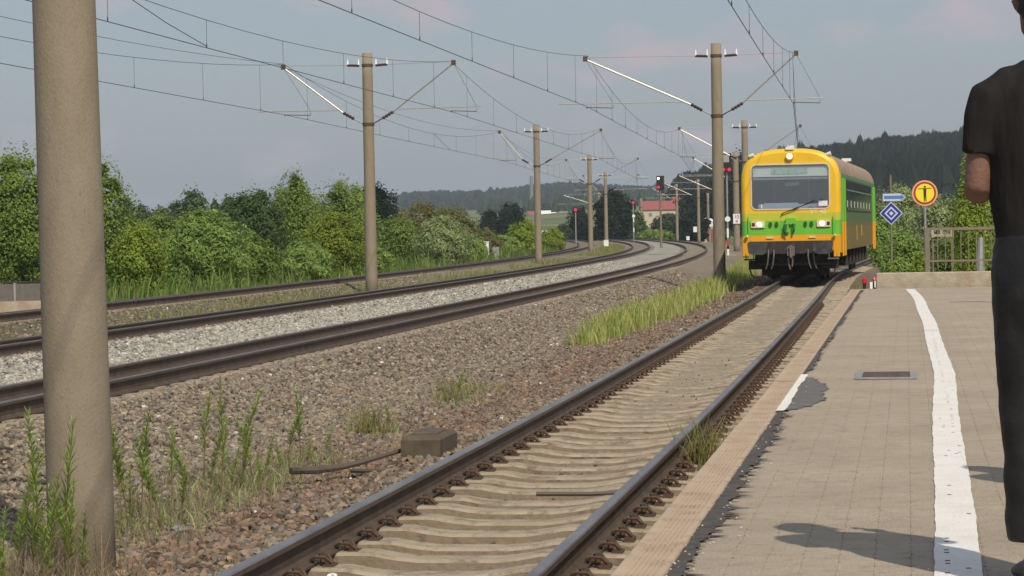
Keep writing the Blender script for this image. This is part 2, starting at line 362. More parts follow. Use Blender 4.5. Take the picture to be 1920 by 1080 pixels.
def zone_col(X, D):
    u2 = X-t2(D); u1 = X-t1(D); u3 = X-t3(D); u4 = X-t4(D)
    n = len(X); c = np.tile(np.array([.225, .188, .135]), (n, 1))
    def setc(mask, col): c[mask] = col
    setc(np.abs(u2) < 1.25, [.27, .225, .17])
    setc((u2 <= -1.2) & (u3 >= 1.2), [.335, .32, .27])
    setc(np.abs(u3) < 1.25, [.24, .20, .16])
    setc((u3 <= -1.2) & (u4 >= 1.2), [.22, .19, .12])
    setc(np.abs(u4) < 1.25, [.21, .175, .135])
    dk = (u1 < -1.15) & (u1 > -2.7-.3*np.sin(D)) & (D > 60) & (D < 112); setc(dk, [.105, .085, .068]) ; setc((u1 > .85) & (D > 70+1.5*np.sin(X*3)), [.12, .10, .075])  # dark ballast left of the track; railcar's shade painted right of it, overwritten below
    setc(u4 <= -1.2, [.20, .17, .11])
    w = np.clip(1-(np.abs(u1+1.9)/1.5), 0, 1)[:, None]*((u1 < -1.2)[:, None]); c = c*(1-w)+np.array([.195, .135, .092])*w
    m_ = np.abs(u1) < .9; w_ = np.clip((D-14)/16, 0, 1)[:, None]; cc_ = np.array([.17, .13, .09])*(1-w_)+np.array([.33, .275, .195])*w_; c[m_] = cc_[m_]; c[m_ & (D > 75.5)] = [.12, .10, .08]  # shade under the railcar is put into the bed colour
    setc(u1 >= .9, [.21, .175, .12])
    return c
def build_bed():
    rows = np.concatenate([np.arange(5, 60, .22), np.arange(60, 140, .6), np.arange(140, 480, 2.5)])
    nc = 190; V = []; 
    for D in rows:
        a = float(t2(D))-14.5; b = max(float(t1(D))+2.6, float(t2(D))+3.5) if D < 170 else float(t2(D))+5.5
        xs = np.linspace(a, b, nc); z = zprof(xs, np.full(nc, D)); z[0] = -.95; z[-1] = min(z[-1], -.5) if D > 44 else z[-1]
        z[1:-1] += (NR.random(nc-2)-.5)*.022
        V.append(np.stack([xs, np.full(nc, D), z], 1))
    V = np.concatenate(V); C = zone_col(V[:, 0], V[:, 1]); out_ = (np.abs(V[:, 0]-t1(V[:, 1])) > .9)[:, None]; C = np.where(out_, C*(.62+.38*np.clip((V[:, 1:2]-55)/55, 0, 1)), C); C = np.concatenate([C, np.ones((len(C), 1))], 1)  # near bed colour darkened: dirt and painted-in shade between the stones
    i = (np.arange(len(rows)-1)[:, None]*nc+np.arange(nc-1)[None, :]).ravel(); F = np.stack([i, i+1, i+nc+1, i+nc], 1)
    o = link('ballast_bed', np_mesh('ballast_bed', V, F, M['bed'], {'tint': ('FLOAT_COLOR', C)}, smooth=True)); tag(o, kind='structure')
build_bed()

def stones_gn(name, pts, scl, rot, tint, label):
    me = bpy.data.meshes.new(name); n = len(pts); me.vertices.add(n); me.vertices.foreach_set('co', np.asarray(pts, np.float32).ravel())
    for an, typ, arr, key in (('scl', 'FLOAT_VECTOR', scl, 'vector'), ('rot', 'FLOAT_VECTOR', rot, 'vector'), ('tint', 'FLOAT_COLOR', tint, 'color')):
        a = me.attributes.new(an, typ, 'POINT'); a.data.foreach_set(key, np.asarray(arr, np.float32).ravel())
    a = me.attributes.new('pick', 'INT', 'POINT'); a.data.foreach_set('value', NR.integers(0, 4, n).astype(np.int32))
    o = link(name, me); tag(o, label, 'stones', kind='stuff')
    g = bpy.data.node_groups.new(name+'_nodes', 'GeometryNodeTree')
    g.interface.new_socket('Geometry', in_out='INPUT', socket_type='NodeSocketGeometry'); g.interface.new_socket('Geometry', in_out='OUTPUT', socket_type='NodeSocketGeometry')
    N = g.nodes.new; L = g.links.new; gi = N('NodeGroupInput'); go = N('NodeGroupOutput')
    inst = N('GeometryNodeInstanceOnPoints'); mp = N('GeometryNodeMeshToPoints'); L(gi.outputs[0], mp.inputs[0])
    g2i = N('GeometryNodeGeometryToInstance')
    for k in range(4):
        ico = N('GeometryNodeMeshIcoSphere'); ico.inputs['Radius'].default_value = .5; ico.inputs['Subdivisions'].default_value = 1
        sp = N('GeometryNodeSetPosition'); rv = N('FunctionNodeRandomValue'); rv.data_type = 'FLOAT_VECTOR'
        rv.inputs[0].default_value = (-.15,)*3; rv.inputs[1].default_value = (.15,)*3; rv.inputs['Seed'].default_value = k*7+1
        L(ico.outputs[0], sp.inputs[0]); L(rv.outputs[0], sp.inputs['Offset'])
        sm = N('GeometryNodeSetMaterial'); sm.inputs['Material'].default_value = M['stone']; L(sp.outputs[0], sm.inputs[0]); L(sm.outputs[0], g2i.inputs[0])
    L(g2i.outputs[0], inst.inputs['Instance']); inst.inputs['Pick Instance'].default_value = True
    def na(nm, typ):
        q = N('GeometryNodeInputNamedAttribute'); q.data_type = typ; q.inputs['Name'].default_value = nm; return q.outputs['Attribute']
    L(na('scl', 'FLOAT_VECTOR'), inst.inputs['Scale'])
    L(na('rot', 'FLOAT_VECTOR'), inst.inputs['Rotation']); L(na('pick', 'INT'), inst.inputs['Instance Index'])
    L(mp.outputs[0], inst.inputs['Points']); L(inst.outputs[0], go.inputs[0])
    md = o.modifiers.new('stones', 'NODES'); md.node_group = g
    return o
def gen_stones():
    P = []
    def area(fa, fb, D0, D1, dens, size, keep=1.0):
        """between lateral curves fa and fb"""
        mean_w = np.mean([fb(d)-fa(d) for d in np.linspace(D0, D1, 20)]); n = int(mean_w*(D1-D0)*dens)
        D = NR.uniform(D0, D1, n); t = NR.random(n); a = fa(D); b = fb(D); X = a+(b-a)*t
        s = NR.uniform(size*.55, size*1.35, n); P.append(np.stack([X, D, s], 1))
    area(lambda D: t2(D)+1.0, lambda D: t1(D)-.80, 11, 34, 430, .052)
    area(lambda D: t2(D)+1.0, lambda D: t1(D)-.85, 34, 62, 240, .055)
    area(lambda D: t2(D)+1.0, lambda D: t1(D)-.85, 62, 100, 90, .065)
    area(lambda D: t2(D)-.7, lambda D: t2(D)+.7, 22, 70, 120, .05)
    area(lambda D: t2(D)-3.6, lambda D: t2(D)-.9, 24, 60, 300, .075)
    area(lambda D: t2(D)-3.6, lambda D: t2(D)-.9, 60, 130, 120, .085)
    area(lambda D: t3(D)-4.3, lambda D: t3(D)-.9, 38, 100, 70, .06)
    area(lambda D: t1(D)+.85, lambda D: edge(D)-.02, 8, 40, 60, .035)
    area(lambda D: t1(D)-.65, lambda D: t1(D)+.65, 10, 21, 60, .030); area(lambda D: t1(D)-.65, lambda D: t1(D)+.65, 21, 36, 7, .024)
    P = np.concatenate(P); X, D, s = P.T
    # hide none under the box of the platform
    z = zprof(X, D)+s*.12; n = len(X)
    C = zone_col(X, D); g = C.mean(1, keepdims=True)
    k = NR.normal(.97, .32, n).clip(.35, 1.8)[:, None]; gr = NR.random((n, 1)); C = np.where(gr > .80, g*np.array([[1.08, 1.0, .86]]), C)*k
    red = (NR.random(n) < .05) & (X-t2(D) > 1.2); C[red] = np.array([.23, .14, .10])*k[red]
    wh = NR.random(n) < .003; C[wh] = [.62, .60, .56]
    u1 = X-t1(D); ind = np.abs(u1) < .8; C[ind] = np.array([.19, .145, .105])*k[ind]
    C = np.concatenate([C, np.ones((n, 1))], 1)
    S = np.stack([s*NR.uniform(.8, 1.5, n), s*NR.uniform(.7, 1.1, n), s*NR.uniform(.55, .9, n)], 1)
    Ro = np.stack([NR.normal(0, .45, n), NR.normal(0, .45, n), NR.uniform(0, 6.28, n)], 1)
    print('stones', n)
    stones_gn('ballast_stones', np.stack([X, D, z], 1), S, Ro, C, 'loose grey and brown ballast stones around and between the tracks')
gen_stones()

# ------------------------------------------------------------------ tracks
RAILP = [(-.075, -.172), (-.075, -.160), (-.02, -.145), (-.009, -.13), (-.009, -.045), (-.036, -.036), (-.036, -.010), (-.030, -.002),
         (-.018, .0), (.018, .0), (.030, -.002), (.036, -.010), (.036, -.036), (.009, -.045), (.009, -.13), (.02, -.145), (.075, -.160), (.075, -.172)]
RAILM = [0, 0, 0, 0, 0, 1, 2, 2, 2, 2, 2, 1, 0, 0, 0, 0, 0, 0]
def sweep_rail(fn, off, D0, D1, step, zoff=0, mats=None, parent=None, name='rail'):
    Ds = np.concatenate([np.arange(D0, D1, step), [D1]]); c = fn(Ds); dx = (fn(Ds+.5)-fn(Ds-.5)); L = np.sqrt(dx**2+1)
    nx, ny = 1/L, -dx/L; k = len(RAILP); V = []
    for (a, z) in RAILP: V.append(np.stack([c+nx*(off+a), Ds+ny*(off+a), np.full(len(Ds), z+zoff)], 1))
    V = np.stack(V, 1).reshape(-1, 3); F = []; mi = []
    for i in range(len(Ds)-1):
        for j in range(k):
            j2 = (j+1) % k; F.append((i*k+j, i*k+j2, (i+1)*k+j2, (i+1)*k+j)); mi.append(RAILM[j])
    me = bpy.data.meshes.new(name); me.from_pydata(V.tolist(), [], F)
    for q in mats: me.materials.append(q)
    me.polygons.foreach_set('material_index', mi)
    bm = bmesh.new(); bm.from_mesh(me); bmesh.ops.recalc_face_normals(bm, faces=bm.faces); bm.to_mesh(me); bm.free()
    return link(name, me, parent)
RM_shiny = [M['rail_side'], M['rail_head_side'], M['rail_top']]; RM_dull = [M['rail_side'], M['rail_side'], M['rail_top_worn']]

def sleeper_mesh():
    mb = MB(); sec = [(-1.3, -.215), (-.95, -.185), (-.60, -.174), (-.48, -.176), (-.36, -.198), (-.22, -.213), (.22, -.213), (.36, -.198), (.48, -.176), (.60, -.174), (.95, -.185), (1.3, -.215)]
    vs = []
    for x, zt in sec:
        vs += [(x, -.145, -.36), (x, -.118, zt-.016), (x, -.092, zt), (x, .092, zt), (x, .118, zt-.016), (x, .145, -.36)]
    fs = [(0, 1, 2, 3, 4, 5), tuple(reversed([len(vs)-6+i for i in range(6)]))]
    for i in range(len(sec)-1):
        for j in range(5): fs.append((i*6+j, (i+1)*6+j, (i+1)*6+j+1, i*6+j+1))
    mb.add(vs, fs); mb.m = [1 if i > 1 and (i-2) % 5 in (0, 4) else 0 for i in range(len(fs))]; return mb.mesh('sleeper', [M['sleeper'], M['sleeper_side']])
def clip_mesh():
    mb = MB(); mb.tube([(0, 0, -.02), (0, 0, .045)], .017, 6); mb.tube([(0, 0, .028), (0, 0, .045)], .026, 6)
    for s in (-1, 1):
        mb.tube([(.055, s*.02, -.012), (.02, s*.05, .028), (-.03, s*.055, .03), (-.062, s*.035, .012), (-.05, s*.012, .004)], .010, 4)
    mb.box(.01, .07, -.06, .06, -.04, -.012); return mb.mesh('rail_clip', M['clip'])
SL, CL = sleeper_mesh(), clip_mesh()
T = empty('railway_track', (0, 0, 0), 0); tag(T, kind='structure')
for off in (-.7535, .7535):
    sweep_rail(t1, off, 4, 150, .5, 0, RM_shiny, T)
def frame_at(fn, D):
    dx = float(fn(D+.5)-fn(D-.5)); return float(fn(D)), -math.atan2(dx, 1)
D = 7.2; ncl = 0
while D < 112:
    x, rz = frame_at(t1, D)
    o = link('sleeper', SL, T, (x+R.uniform(-.02, .02), D+R.uniform(-.02, .02), R.uniform(-.010, .006)), rz+R.uniform(-.014, .014))
    if D < 58:
        c, s = math.cos(rz), math.sin(rz)
        for off, fl in ((-.7535+.115, 0), (.7535+.115, 0), (-.7535-.115, math.pi), (.7535-.115, math.pi)):
            if fl and D > 32: continue
            link('rail_clip', CL, T, (x+c*off, D+s*off, -.152), rz+fl)
    D += .60
for fn, D1 in ((t2, 470), (t3, 470), (t4, 470)):
    Tk = empty('railway_track', (0, 0, 0), 0); tag(Tk, kind='structure')
    sweep_rail(fn, -.7535, 5, D1, 1.2, 0, RM_dull, Tk); sweep_rail(fn, .7535, 5, D1, 1.2, CANT, RM_dull, Tk)
    mb = MB(); D = 18
    while D < 110:
        x, rz = frame_at(fn, D); Mx = Matrix.Translation((x, D, 0)) @ Matrix.Rotation(rz, 4, 'Z') @ Matrix.Rotation(-math.atan(CANT/1.5), 4, 'Y')
        mb.box(-1.3, 1.3, -.13, .13, -.30, -.125, 0, Mx); D += .62
    o = mb.build('sleepers', M['sleeper'], Tk); o['kind'] = 'stuff'

# ------------------------------------------------------------------ platform
TH = math.atan(EDGE_S); ex, ey = math.sin(TH), math.cos(TH); PX0 = float(edge(0))
def plat(u, v, z=PZ):
    """u along the edge, v inwards from the edge"""
    return (PX0+ex*u+ey*v, ey*u-ex*v, z)
U0, U1 = 3.0, 43.3
mb = MB()
pl = [plat(U0, .0), plat(U1, .0), plat(U1, 12), plat(U0, 12)]
mb.add([(x, y, -.6) for x, y, z in pl]+[(x, y, PZ-.035) for x, y, z in pl], [(3, 2, 1, 0), (4, 5, 6, 7), (0, 1, 5, 4), (1, 2, 6, 5), (2, 3, 7, 6), (3, 0, 4, 7)])
P = mb.build('platform', M['joint']); tag(P, kind='structure')
# edge coping stones with grooves, about a metre each
CW = .165
def coping_mesh():
    prof = [(0, -.16), (0, -.004), (.006, 0), (.032, 0)]
    for k in range(7):
        a = .036+k*.0168; prof += [(a, -.005), (a+.007, -.005), (a+.0085, 0), (a+.0145, 0)]
    prof += [(.160, -.001), (CW, -.006), (CW, -.16)]
    mb = MB(); n = len(prof); L = .985
    vs = [(a, 0, z) for a, z in prof]+[(a, L, z) for a, z in prof]
    mb.add(vs, [tuple(range(n)), tuple(reversed(range(n, 2*n)))]+[(i, n+i, n+(i+1) % n, (i+1) % n) for i in range(n)])
    return mb.mesh('coping_stone', M['coping'])
CM = coping_mesh(); u = U0
while u < U1-1:
    x, y, z = plat(u, 0); o = link('coping_stone', CM, P, (x, y, PZ+R.uniform(-.002, .003)), -TH+R.uniform(-.003, .003)); u += 1.0
# pavers: narrow interlocking blocks laid lengthwise
PW, PLn = .1155, .198
def paver_geo(dx, dy, dz, w=PW, l=PLn):
    g = .0004; c = .012; ch = .0008; x0, x1, y0, y1 = g/2, w-g/2, g/2, l-g/2
    out = [(x0+c, y0), (x1-c, y0), (x1, y0+c), (x1, y1-c), (x1-c, y1), (x0+c, y1), (x0, y1-c), (x0, y0+c)]
    cx, cy = (x0+x1)/2, (y0+y1)/2; inn = [(cx+(a-cx)*.975, cy+(b-cy)*.985) for a, b in out]
    vs = [(a+dx, b+dy, -.04+dz) for a, b in out]+[(a+dx, b+dy, -ch+dz) for a, b in out]+[(a+dx, b+dy, dz) for a, b in inn]
    fs = []
    for i in range(8):
        j = (i+1) % 8; fs += [(i, j, 8+j, 8+i), (8+i, 8+j, 16+j, 16+i)]
    fs.append(tuple(range(16, 24))); return vs, fs
mbp = MB(); vs, fs = paver_geo(0, 0, 0); mbp.add(vs, fs); PAV = mbp.mesh('paver', M['paver'])
cells = []; v = .235; col = 0
while v < 3.6:
    u = 6.0+(PLn/2 if col % 2 else 0)
    while u < U1-.75:
        cells.append((u, v)); u += PLn
    v += PW; col += 1
ground_cells = sorted(cells, key=lambda c: (max(0, 9.2-c[0])*5+c[0]+(6 if c[1] > .2+c[0]*.075 else 0)))
near = set(ground_cells[:300]); mb = MB()
for (u, v) in cells:
    if v > .6+u*.075: continue
    dz = R.uniform(-.0007, .0004)
    if (u, v) in near:
        x, y, z = plat(u, v); link('paver', PAV, P, (x, y, PZ+dz), -TH)
    else:
        vs, fs = paver_geo(u*0, 0, dz); b = len(mb.v)
        mb.add([tuple(np.array(plat(u+q[1], v+q[0]))+np.array((0, 0, q[2]))) for q in vs], fs)
o = mb.build('pavers', M['paver'], P); o['kind'] = 'stuff'
# slab surface beyond the modelled pavers, to the right
mb = MB(); q0 = [plat(U0, .24, PZ-.001), plat(6.0, .24, PZ-.001), plat(6.0, 12, PZ-.001), plat(U0, 12, PZ-.001)]
mb.add(q0, [(0, 1, 2, 3)]); q0 = [plat(6, 3.7, PZ-.001), plat(U1-.4, 3.7, PZ-.001), plat(U1-.4, 12, PZ-.001), plat(6, 12, PZ-.001)]; mb.add(q0, [(0, 1, 2, 3)])
mb.add([plat(6.0, .9, PZ-.004), plat(U1-.5, .6+.075*U1, PZ-.004), plat(U1-.5, 3.7, PZ-.004), plat(6.0, 3.7, PZ-.004)], [(0, 1, 2, 3)])
mb.add([plat(U1-.9, .24, PZ-.003), plat(U1-.01, .24, PZ-.003), plat(U1-.01, 3.7, PZ-.003), plat(U1-.9, 3.7, PZ-.003)], [(0, 1, 2, 3)])
mb.build('paved_surface', M['paver'], P)
# ragged tar along the coping
def ragged(name, material, u0, u1, v0f, v1f, z, step=.03):
    mb = MB(); us = np.arange(u0, u1, step); prev = None
    for u in us:
        a, b = v0f(u), v1f(u); pa, pb = plat(u, a, z), plat(u, max(b, a+.002), z)
        if prev: mb.add([prev[0], pa, pb, prev[1]], [(0, 1, 2, 3)])
        prev = (pa, pb)
    return mb.build(name, material, P)
def rn(u, s=1.0, seed=0): return .5*math.sin(u*2.1*s+seed)+.3*math.sin(u*5.3*s+1.3+seed)+.2*math.sin(u*11.7*s+seed*2)
mb = MB(); mb.add([plat(U0, CW-.003, PZ-.006), plat(U1-.1, CW-.003, PZ-.006), plat(U1-.1, .245, PZ-.006), plat(U0, .245, PZ-.006)], [(0, 1, 2, 3)]); mb.build('edge_joint', M['paver'], P)
ragged('tar_strip', M['tar'], 4, 15.0, lambda u: CW+.006+.01*R.random(), lambda u: .232+.028*rn(u, 1.0)+.018*rn(u, 6.3, 2)+R.choice([0, 0, 0, .05, .09])*R.random(), PZ+.0045, .0165)
ragged('tar_strip', M['tar'], 18.6, U1-1, lambda u: CW+.006, lambda u: .205+.025*rn(u, .7, 3)+.012*rn(u, 5.1, 1)+R.choice([0, 0, .04])*R.random(), PZ+.0045, .03)
def patch_w(u):
    t = (u-15.1)/3.2; return CW+.05+.175*math.sin(math.pi*min(max(t, 0), 1)**.8)**.55+.035*rn(u, 2.3)+.03*R.random()
ragged('asphalt_patch', M['asphalt'], 15.1, 18.3, lambda u: CW+.05, patch_w, PZ+.005)
mb = MB(); us = np.arange(15.0, 18.6, .05)
for a, b in zip(us[:-1], us[1:]): mb.add([plat(a, CW+.001, PZ+.0095), plat(b, CW+.001, PZ+.0095), plat(b, CW+.05+.012*rn(b), PZ+.0095), plat(a, CW+.05+.012*rn(a), PZ+.0095)], [(0, 1, 2, 3)])
mb.build('paint_smear', M['white_paint'], P)
# painted white line, in small cells so that the paver corners show through
mb = MB(); du, dv = .0225, .0165; vc = 1.035; ncell = 9
def lv(u): return float(np.interp(u, [4, 7.8, 13.5, 18.5, 23, 28.5, 35, 39, 42.5], [1.045, 1.065, 1.125, 1.175, 1.17, 1.15, 1.10, 1.05, .97]))+.006*math.sin(u*.7+1)
for i in range(int((U1-4-1.0)/du)):
    u = 4+i*du; w0 = -.073-.0035*rn(u, 2.5); w1 = .073+.0035*rn(u, 2, 5); far = u > 26
    if far and i % 4: continue
    uu = du*4 if far else du; a0 = lv(u)+w0; a1 = lv(u)+w1; k = 1 if far else ncell
    for j in range(k):
        v0 = a0+(a1-a0)*j/k; v1 = a0+(a1-a0)*(j+1)/k; vm = (v0+v1)/2
        if not far:
            cc = round((vm-.235)/PW); dvj = abs(vm-.235-cc*PW); ph = ((u+du/2-6.0)/(PLn/2)) % 1; ph = min(ph, 1-ph)*PLn/2
            if 1 < j < ncell-2 and dvj < .010 and ph < .012 and R.random() < .45: continue
            if 0 < j < ncell-1 and R.random() < .004: continue
        mb.add([plat(u, v0, PZ+.005), plat(u+uu, v0, PZ+.005), plat(u+uu, v1, PZ+.005), plat(u, v1, PZ+.005)], [(0, 1, 2, 3)])
o = mb.build('white_line', M['white_paint']); tag(o, kind='structure')
fl = MB()
for k in range(200):
    u = 4.5+R.random()**1.6*22; v = CW+.01+abs(R.gauss(0, .06)) if R.random() < .75 else R.uniform(.2, 1.6); x, y, z = plat(u, v); r_ = R.uniform(.002, .006)*(1 if v < .35 else .7)
    fl.add([(x-r_, y, z+.006), (x, y-r_, z+.006), (x+r_, y, z+.006), (x, y+r_, z+.006), (x, y, z+.006+r_*.9)], [(0, 1, 4), (1, 2, 4), (2, 3, 4), (3, 0, 4)])
o = fl.build('loose_grit', mat('pale_grit', (.52, .48, .40), .9)); tag(o, 'pale loose grit scattered on the tar strip and pavers', 'grit', kind='stuff')
# drain grate
x0, y0 = 2.63, 18.05; g = empty('drain_grate', (x0, y0, PZ+.004), -TH, 'rusty brown rectangular drain grate set in the platform pavers beside the white line', 'drain')
mb = MB(); mb.box(-.215, .215, -.36, -.33, 0, .012); mb.box(-.215, .215, .33, .36, 0, .012); mb.box(-.215, -.165, -.33, .33, 0, .012); mb.box(.165, .215, -.33, .33, 0, .012); mb.build('frame', M['galv'], g)
mb = MB(); mb.box(-.165, .165, -.33, .33, -.02, .003); mb.build('sump', M['black'], g)
SLT = MB(); SLT.box(-.16, .16, -.018, .018, .0, .011); slm = SLT.mesh('slat', M['grate'])
for k in range(13): link('slat', slm, g, (0, -.30+k*.05, .002))

# end wall with railing
W0 = (6.14, 43.1); W1 = (13.5, 42.2); wang = math.atan2(W1[1]-W0[1], W1[0]-W0[0])
w = empty('end_wall', (W0[0], W0[1], 0), wang, 'low rust-stained concrete wall closing the far end of the platform', 'wall')
Lw = math.hypot(W1[0]-W0[0], W1[1]-W0[1])
mb = MB(); mb.cbox(0, Lw, -.12, .14, -.5, .80, .012); mb.build('wall_body', M['wall_conc'], w)
g = empty('railing', (W0[0]+.86, W0[1]-.03, .80), wang, 'grey brown steel railing with thin bars on top of the low concrete wall', 'railing')
mb = MB(); mb.box(-.038, .038, -.035, .035, 0, .74); mb.build('post', M['rail_paint'], g)
mb = MB(); mb.box(-.038, 5.8, -.025, .025, .700, .745); mb.box(.04, 5.8, -.024, .024, .17, .20); mb.each('rail', M['rail_paint'], g)
bar = MB(); bar.tube([(0, 0, .06), (0, 0, .70)], .0095, 6); barm = bar.mesh('bar', M['rail_paint'])
for k in range(38): link('bar', barm, g, (.17+k*.128, 0, 0))
for k in (2.1, 4.2):
    mb = MB(); mb.box(k-.03, k+.03, -.03, .03, 0, .699); mb.build('post', M['rail_paint'], g)

# small lamps / markers left of the wall
def marker(px, py, D, kind):
    X, Z = atd(px, py, D)
    if kind == 0:
        o = empty('marker_lamp', (X, D, PZ), 0, 'small red-topped marker lamp on a black stub at the platform end', 'lamp')
        mb = MB(); mb.tube([(0, 0, 0), (0, 0, .085)], .028, 10); mb.build('stub', M['black'], o)
        mb = MB(); mb.tube([(0, 0, .085), (0, 0, .10), (0, 0, .16), (0, 0, .18)], [.03, .045, .045, .02], 12); mb.build('red_cap', M['red_plastic'], o)
    else:
        o = empty('marker_lamp', (X, D, PZ), 0, 'small marker lamp with white body and faded red top beside the low wall', 'lamp')
        mb = MB(); mb.box(-.055, -.012, -.03, .03, 0, .11); mb.box(.02, .04, -.03, .03, .02, .13); mb.build('white_body', M['white'], o)
        mb = MB(); mb.box(-.012, .055, .0, .04, 0, .11); mb.build('stub', M['black'], o)
        mb = MB(); mb.tube([(.02, 0, .13), (.02, 0, .15), (.02, 0, .19)], [.02, .04, .02], 10); mb.build('red_cap', M['red_plastic'], o)
marker(1621, 535, 42.6, 0); marker(1637, 535, 42.6, 1)

# ------------------------------------------------------------------ signs
def disc(mb, cx, cz, r, y0, y1, n=40, m=0): mb.prism([(cx+r*math.cos(2*math.pi*k/n), cz+r*math.sin(2*math.pi*k/n)) for k in range(n)], y0, y1, m)
X, Z = atd(1734, 362, 45.5); rr = 24*45.5/4800
g = empty('warning_sign', (X, 45.5, -.5), 0, 'round yellow sign with red ring and black figure with outstretched arms on a pale post', 'sign')
z = Z+.5
mb = MB(); mb.tube([(0.02, .03, 0), (0.0, .03, z)], .024, 10); mb.build('post', M['galv'], g)
mb = MB(); disc(mb, 0, z, rr, 0, .012); pl_ = mb.build('plate', M['sign_orange'], g)
mb = MB(); disc(mb, 0, z, rr*.88, -.003, 0); mb.build('ring', M['sign_red'], pl_)
mb = MB(); disc(mb, 0, z, rr*.73, -.006, -.003); mb.build('field', M['sign_yellow'], pl_)
mb = MB(); disc(mb, 0, z+rr*.50, rr*.085, -.009, -.006, 16)
mb.prism([(-rr*.52, z+rr*.30), (-rr*.12, z+rr*.33), (rr*.12, z+rr*.33), (rr*.54, z+rr*.36), (rr*.54, z+rr*.41), (-rr*.52, z+rr*.36)], -.009, -.006)
mb.prism([(-rr*.12, z+rr*.37), (-rr*.10, z-.2*rr), (rr*.10, z-.2*rr), (rr*.12, z+rr*.37)], -.0095, -.006)
mb.prism([(-rr*.10, z-.2*rr), (-rr*.09, z-.66*rr), (-rr*.02, z-.66*rr), (0, z-.2*rr)], -.009, -.006)
mb.prism([(0, z-.2*rr), (rr*.05, z-.66*rr), (rr*.12, z-.66*rr), (rr*.10, z-.2*rr)], -.009, -.006); mb.build('figure', M['sign_dark'], pl_)
DS = 58.0; X, Z = atd(1671, 400, DS); k = DS/4800; z = Z+.6
g = empty('platform_sign', (X, DS, -.6), 0, 'blue arrow plate above a blue and white nested diamond sign on a thin weathered post', 'sign')
mb = MB(); mb.tube([(0, .03, 0), (0, .03, z+72*k)], .026, 8); mb.build('post', M['wood_post'], g)
def dia(r, y0, y1, name, m, par):
    mb = MB(); mb.prism([(0, z-r), (r, z), (0, z+r), (-r, z)], y0, y1); return mb.build(name, m, par)
d0 = dia(22*k, 0, .012, 'diamond_plate', M['sign_white'], g)
dia(19.6*k, -.003, 0, 'dark_ring', M['sign_blue'], d0); dia(13*k, -.006, -.003, 'pale_ring', M['sign_white'], d0); dia(8.8*k, -.009, -.006, 'dark_core_ring', M['sign_blue'], d0); dia(4.4*k, -.012, -.009, 'pale_core', M['sign_white'], d0)
za = z+30*k; xa0, xa1 = -15*k, 28*k
mb = MB(); mb.prism([(xa0, za-7*k), (xa1-9*k, za-7*k), (xa1, za), (xa1-9*k, za+7*k), (xa0, za+7*k)], 0, .012); ap = mb.build('arrow_plate', M['sign_white'], g)
mb = MB(); mb.prism([(xa0+2*k, za-3*k), (xa1-9.5*k, za-3*k), (xa1-9.5*k, za-5.5*k), (xa1-2.5*k, za), (xa1-9.5*k, za+5.5*k), (xa1-9.5*k, za+3*k), (xa0+2*k, za+3*k)], -.003, 0); mb.build('arrow', M['sign_lblue'], ap)

# ------------------------------------------------------------------ catenary masts
def ribbed(mb, a, b, r0, r1, n=9):
    a, b = Vector(a), Vector(b); pts = []; rad = []
    for i in range(n*2+1): pts.append(a+(b-a)*i/(n*2)); rad.append(r1 if i % 2 else r0)
    mb.tube(pts, rad, 8)
def lathe_part(fn): mb = MB(); fn(mb); return mb
TIEZ, BRZ, REGZ, CWZ, TOPZ = 7.05, 5.15, 5.62, 5.50, 7.45
def cantilever(par, side, reach, r0, flip=False, zo=0):
    """side -1 left / +1 right; reach: distance mast axis to track centre; geometry relative to rail level"""
    s = side; tip = reach+.12
    mb = MB(); mb.tube([(s*(r0+.62), 0, BRZ+zo+.36), (s*tip, 0, TIEZ+zo)], .030 if s < 0 else .024, 8); arm = mb.build('bracket_tube', M['arm'], par)
    mb = MB(); mb.tube([(s*(r0+.52), 0, TIEZ+zo+.02), (s*tip, 0, TIEZ+zo+.06)], .011, 6); mb.build('tie_rod', M['arm'], arm)
    mb = MB(); ribbed(mb, (s*(r0+.10), 0, TIEZ+zo), (s*(r0+.50), 0, TIEZ+zo+.02), .03, .052, 6); mb.build('insulator', M['insul'], arm)
    mb = MB(); ribbed(mb, (s*(r0+.30), 0, BRZ+zo+.18), (s*(r0+.66), 0, BRZ+zo+.39), .032, .062, 4); mb.tube([(s*r0*.8, 0, BRZ+zo), (s*(r0+.32), 0, BRZ+zo+.19)], .02, 6); mb.build('insulator', M['insul'], arm)
    mb = MB()
    for q in (.12, .48): mb.tube([(s*(r0+q), 0, TIEZ+zo+.03), (s*(r0+q), 0, TIEZ+zo+.22)], [.040, .015], 6)
    mb.each('arcing_horn', M['glass_cap'], arm)
    t = .42; xa = (r0+.62)+(tip-(r0+.62))*((REGZ-BRZ-.36)/(TIEZ-BRZ-.36)); xe = tip+.25 if s > 0 or reach > 3.6 else tip+.35
    xe = reach+ (1.0 if s > 0 else 1.0)
    mb = MB(); mb.tube([(s*xa, 0, REGZ+zo), (s*xe, 0, REGZ+zo+.02)], .016, 6); rg = mb.build('registration_arm', M['arm'], arm)
    xs_, xe_ = (reach+.85, reach+.02) if s > 0 else (reach-.75, reach+.10)
    mb = MB(); mb.tube([(s*xs_, 0, REGZ+zo-.05), (s*xs_, 0, REGZ+zo-.14), (s*xe_, 0, CWZ+zo+.02)], .011, 6); mb.tube([(s*xe_, 0, CWZ+zo+.02), (s*xe_, 0, CWZ+zo-.03)], .016, 5); mb.build('steady_arm', M['wire'], rg)
    mb = MB(); mb.tube([(s*tip, 0, TIEZ+zo), (s*(xs_+.0), 0, REGZ+zo+.02)], .005, 4); mb.build('stay_wire', M['wire'], arm)
    mb = MB(); mb.box(s*tip-.07, s*tip+.07, -.05, .05, TIEZ+zo-.06, TIEZ+zo+.10); mb.build('clamp', M['clip'], arm)
MAST = []
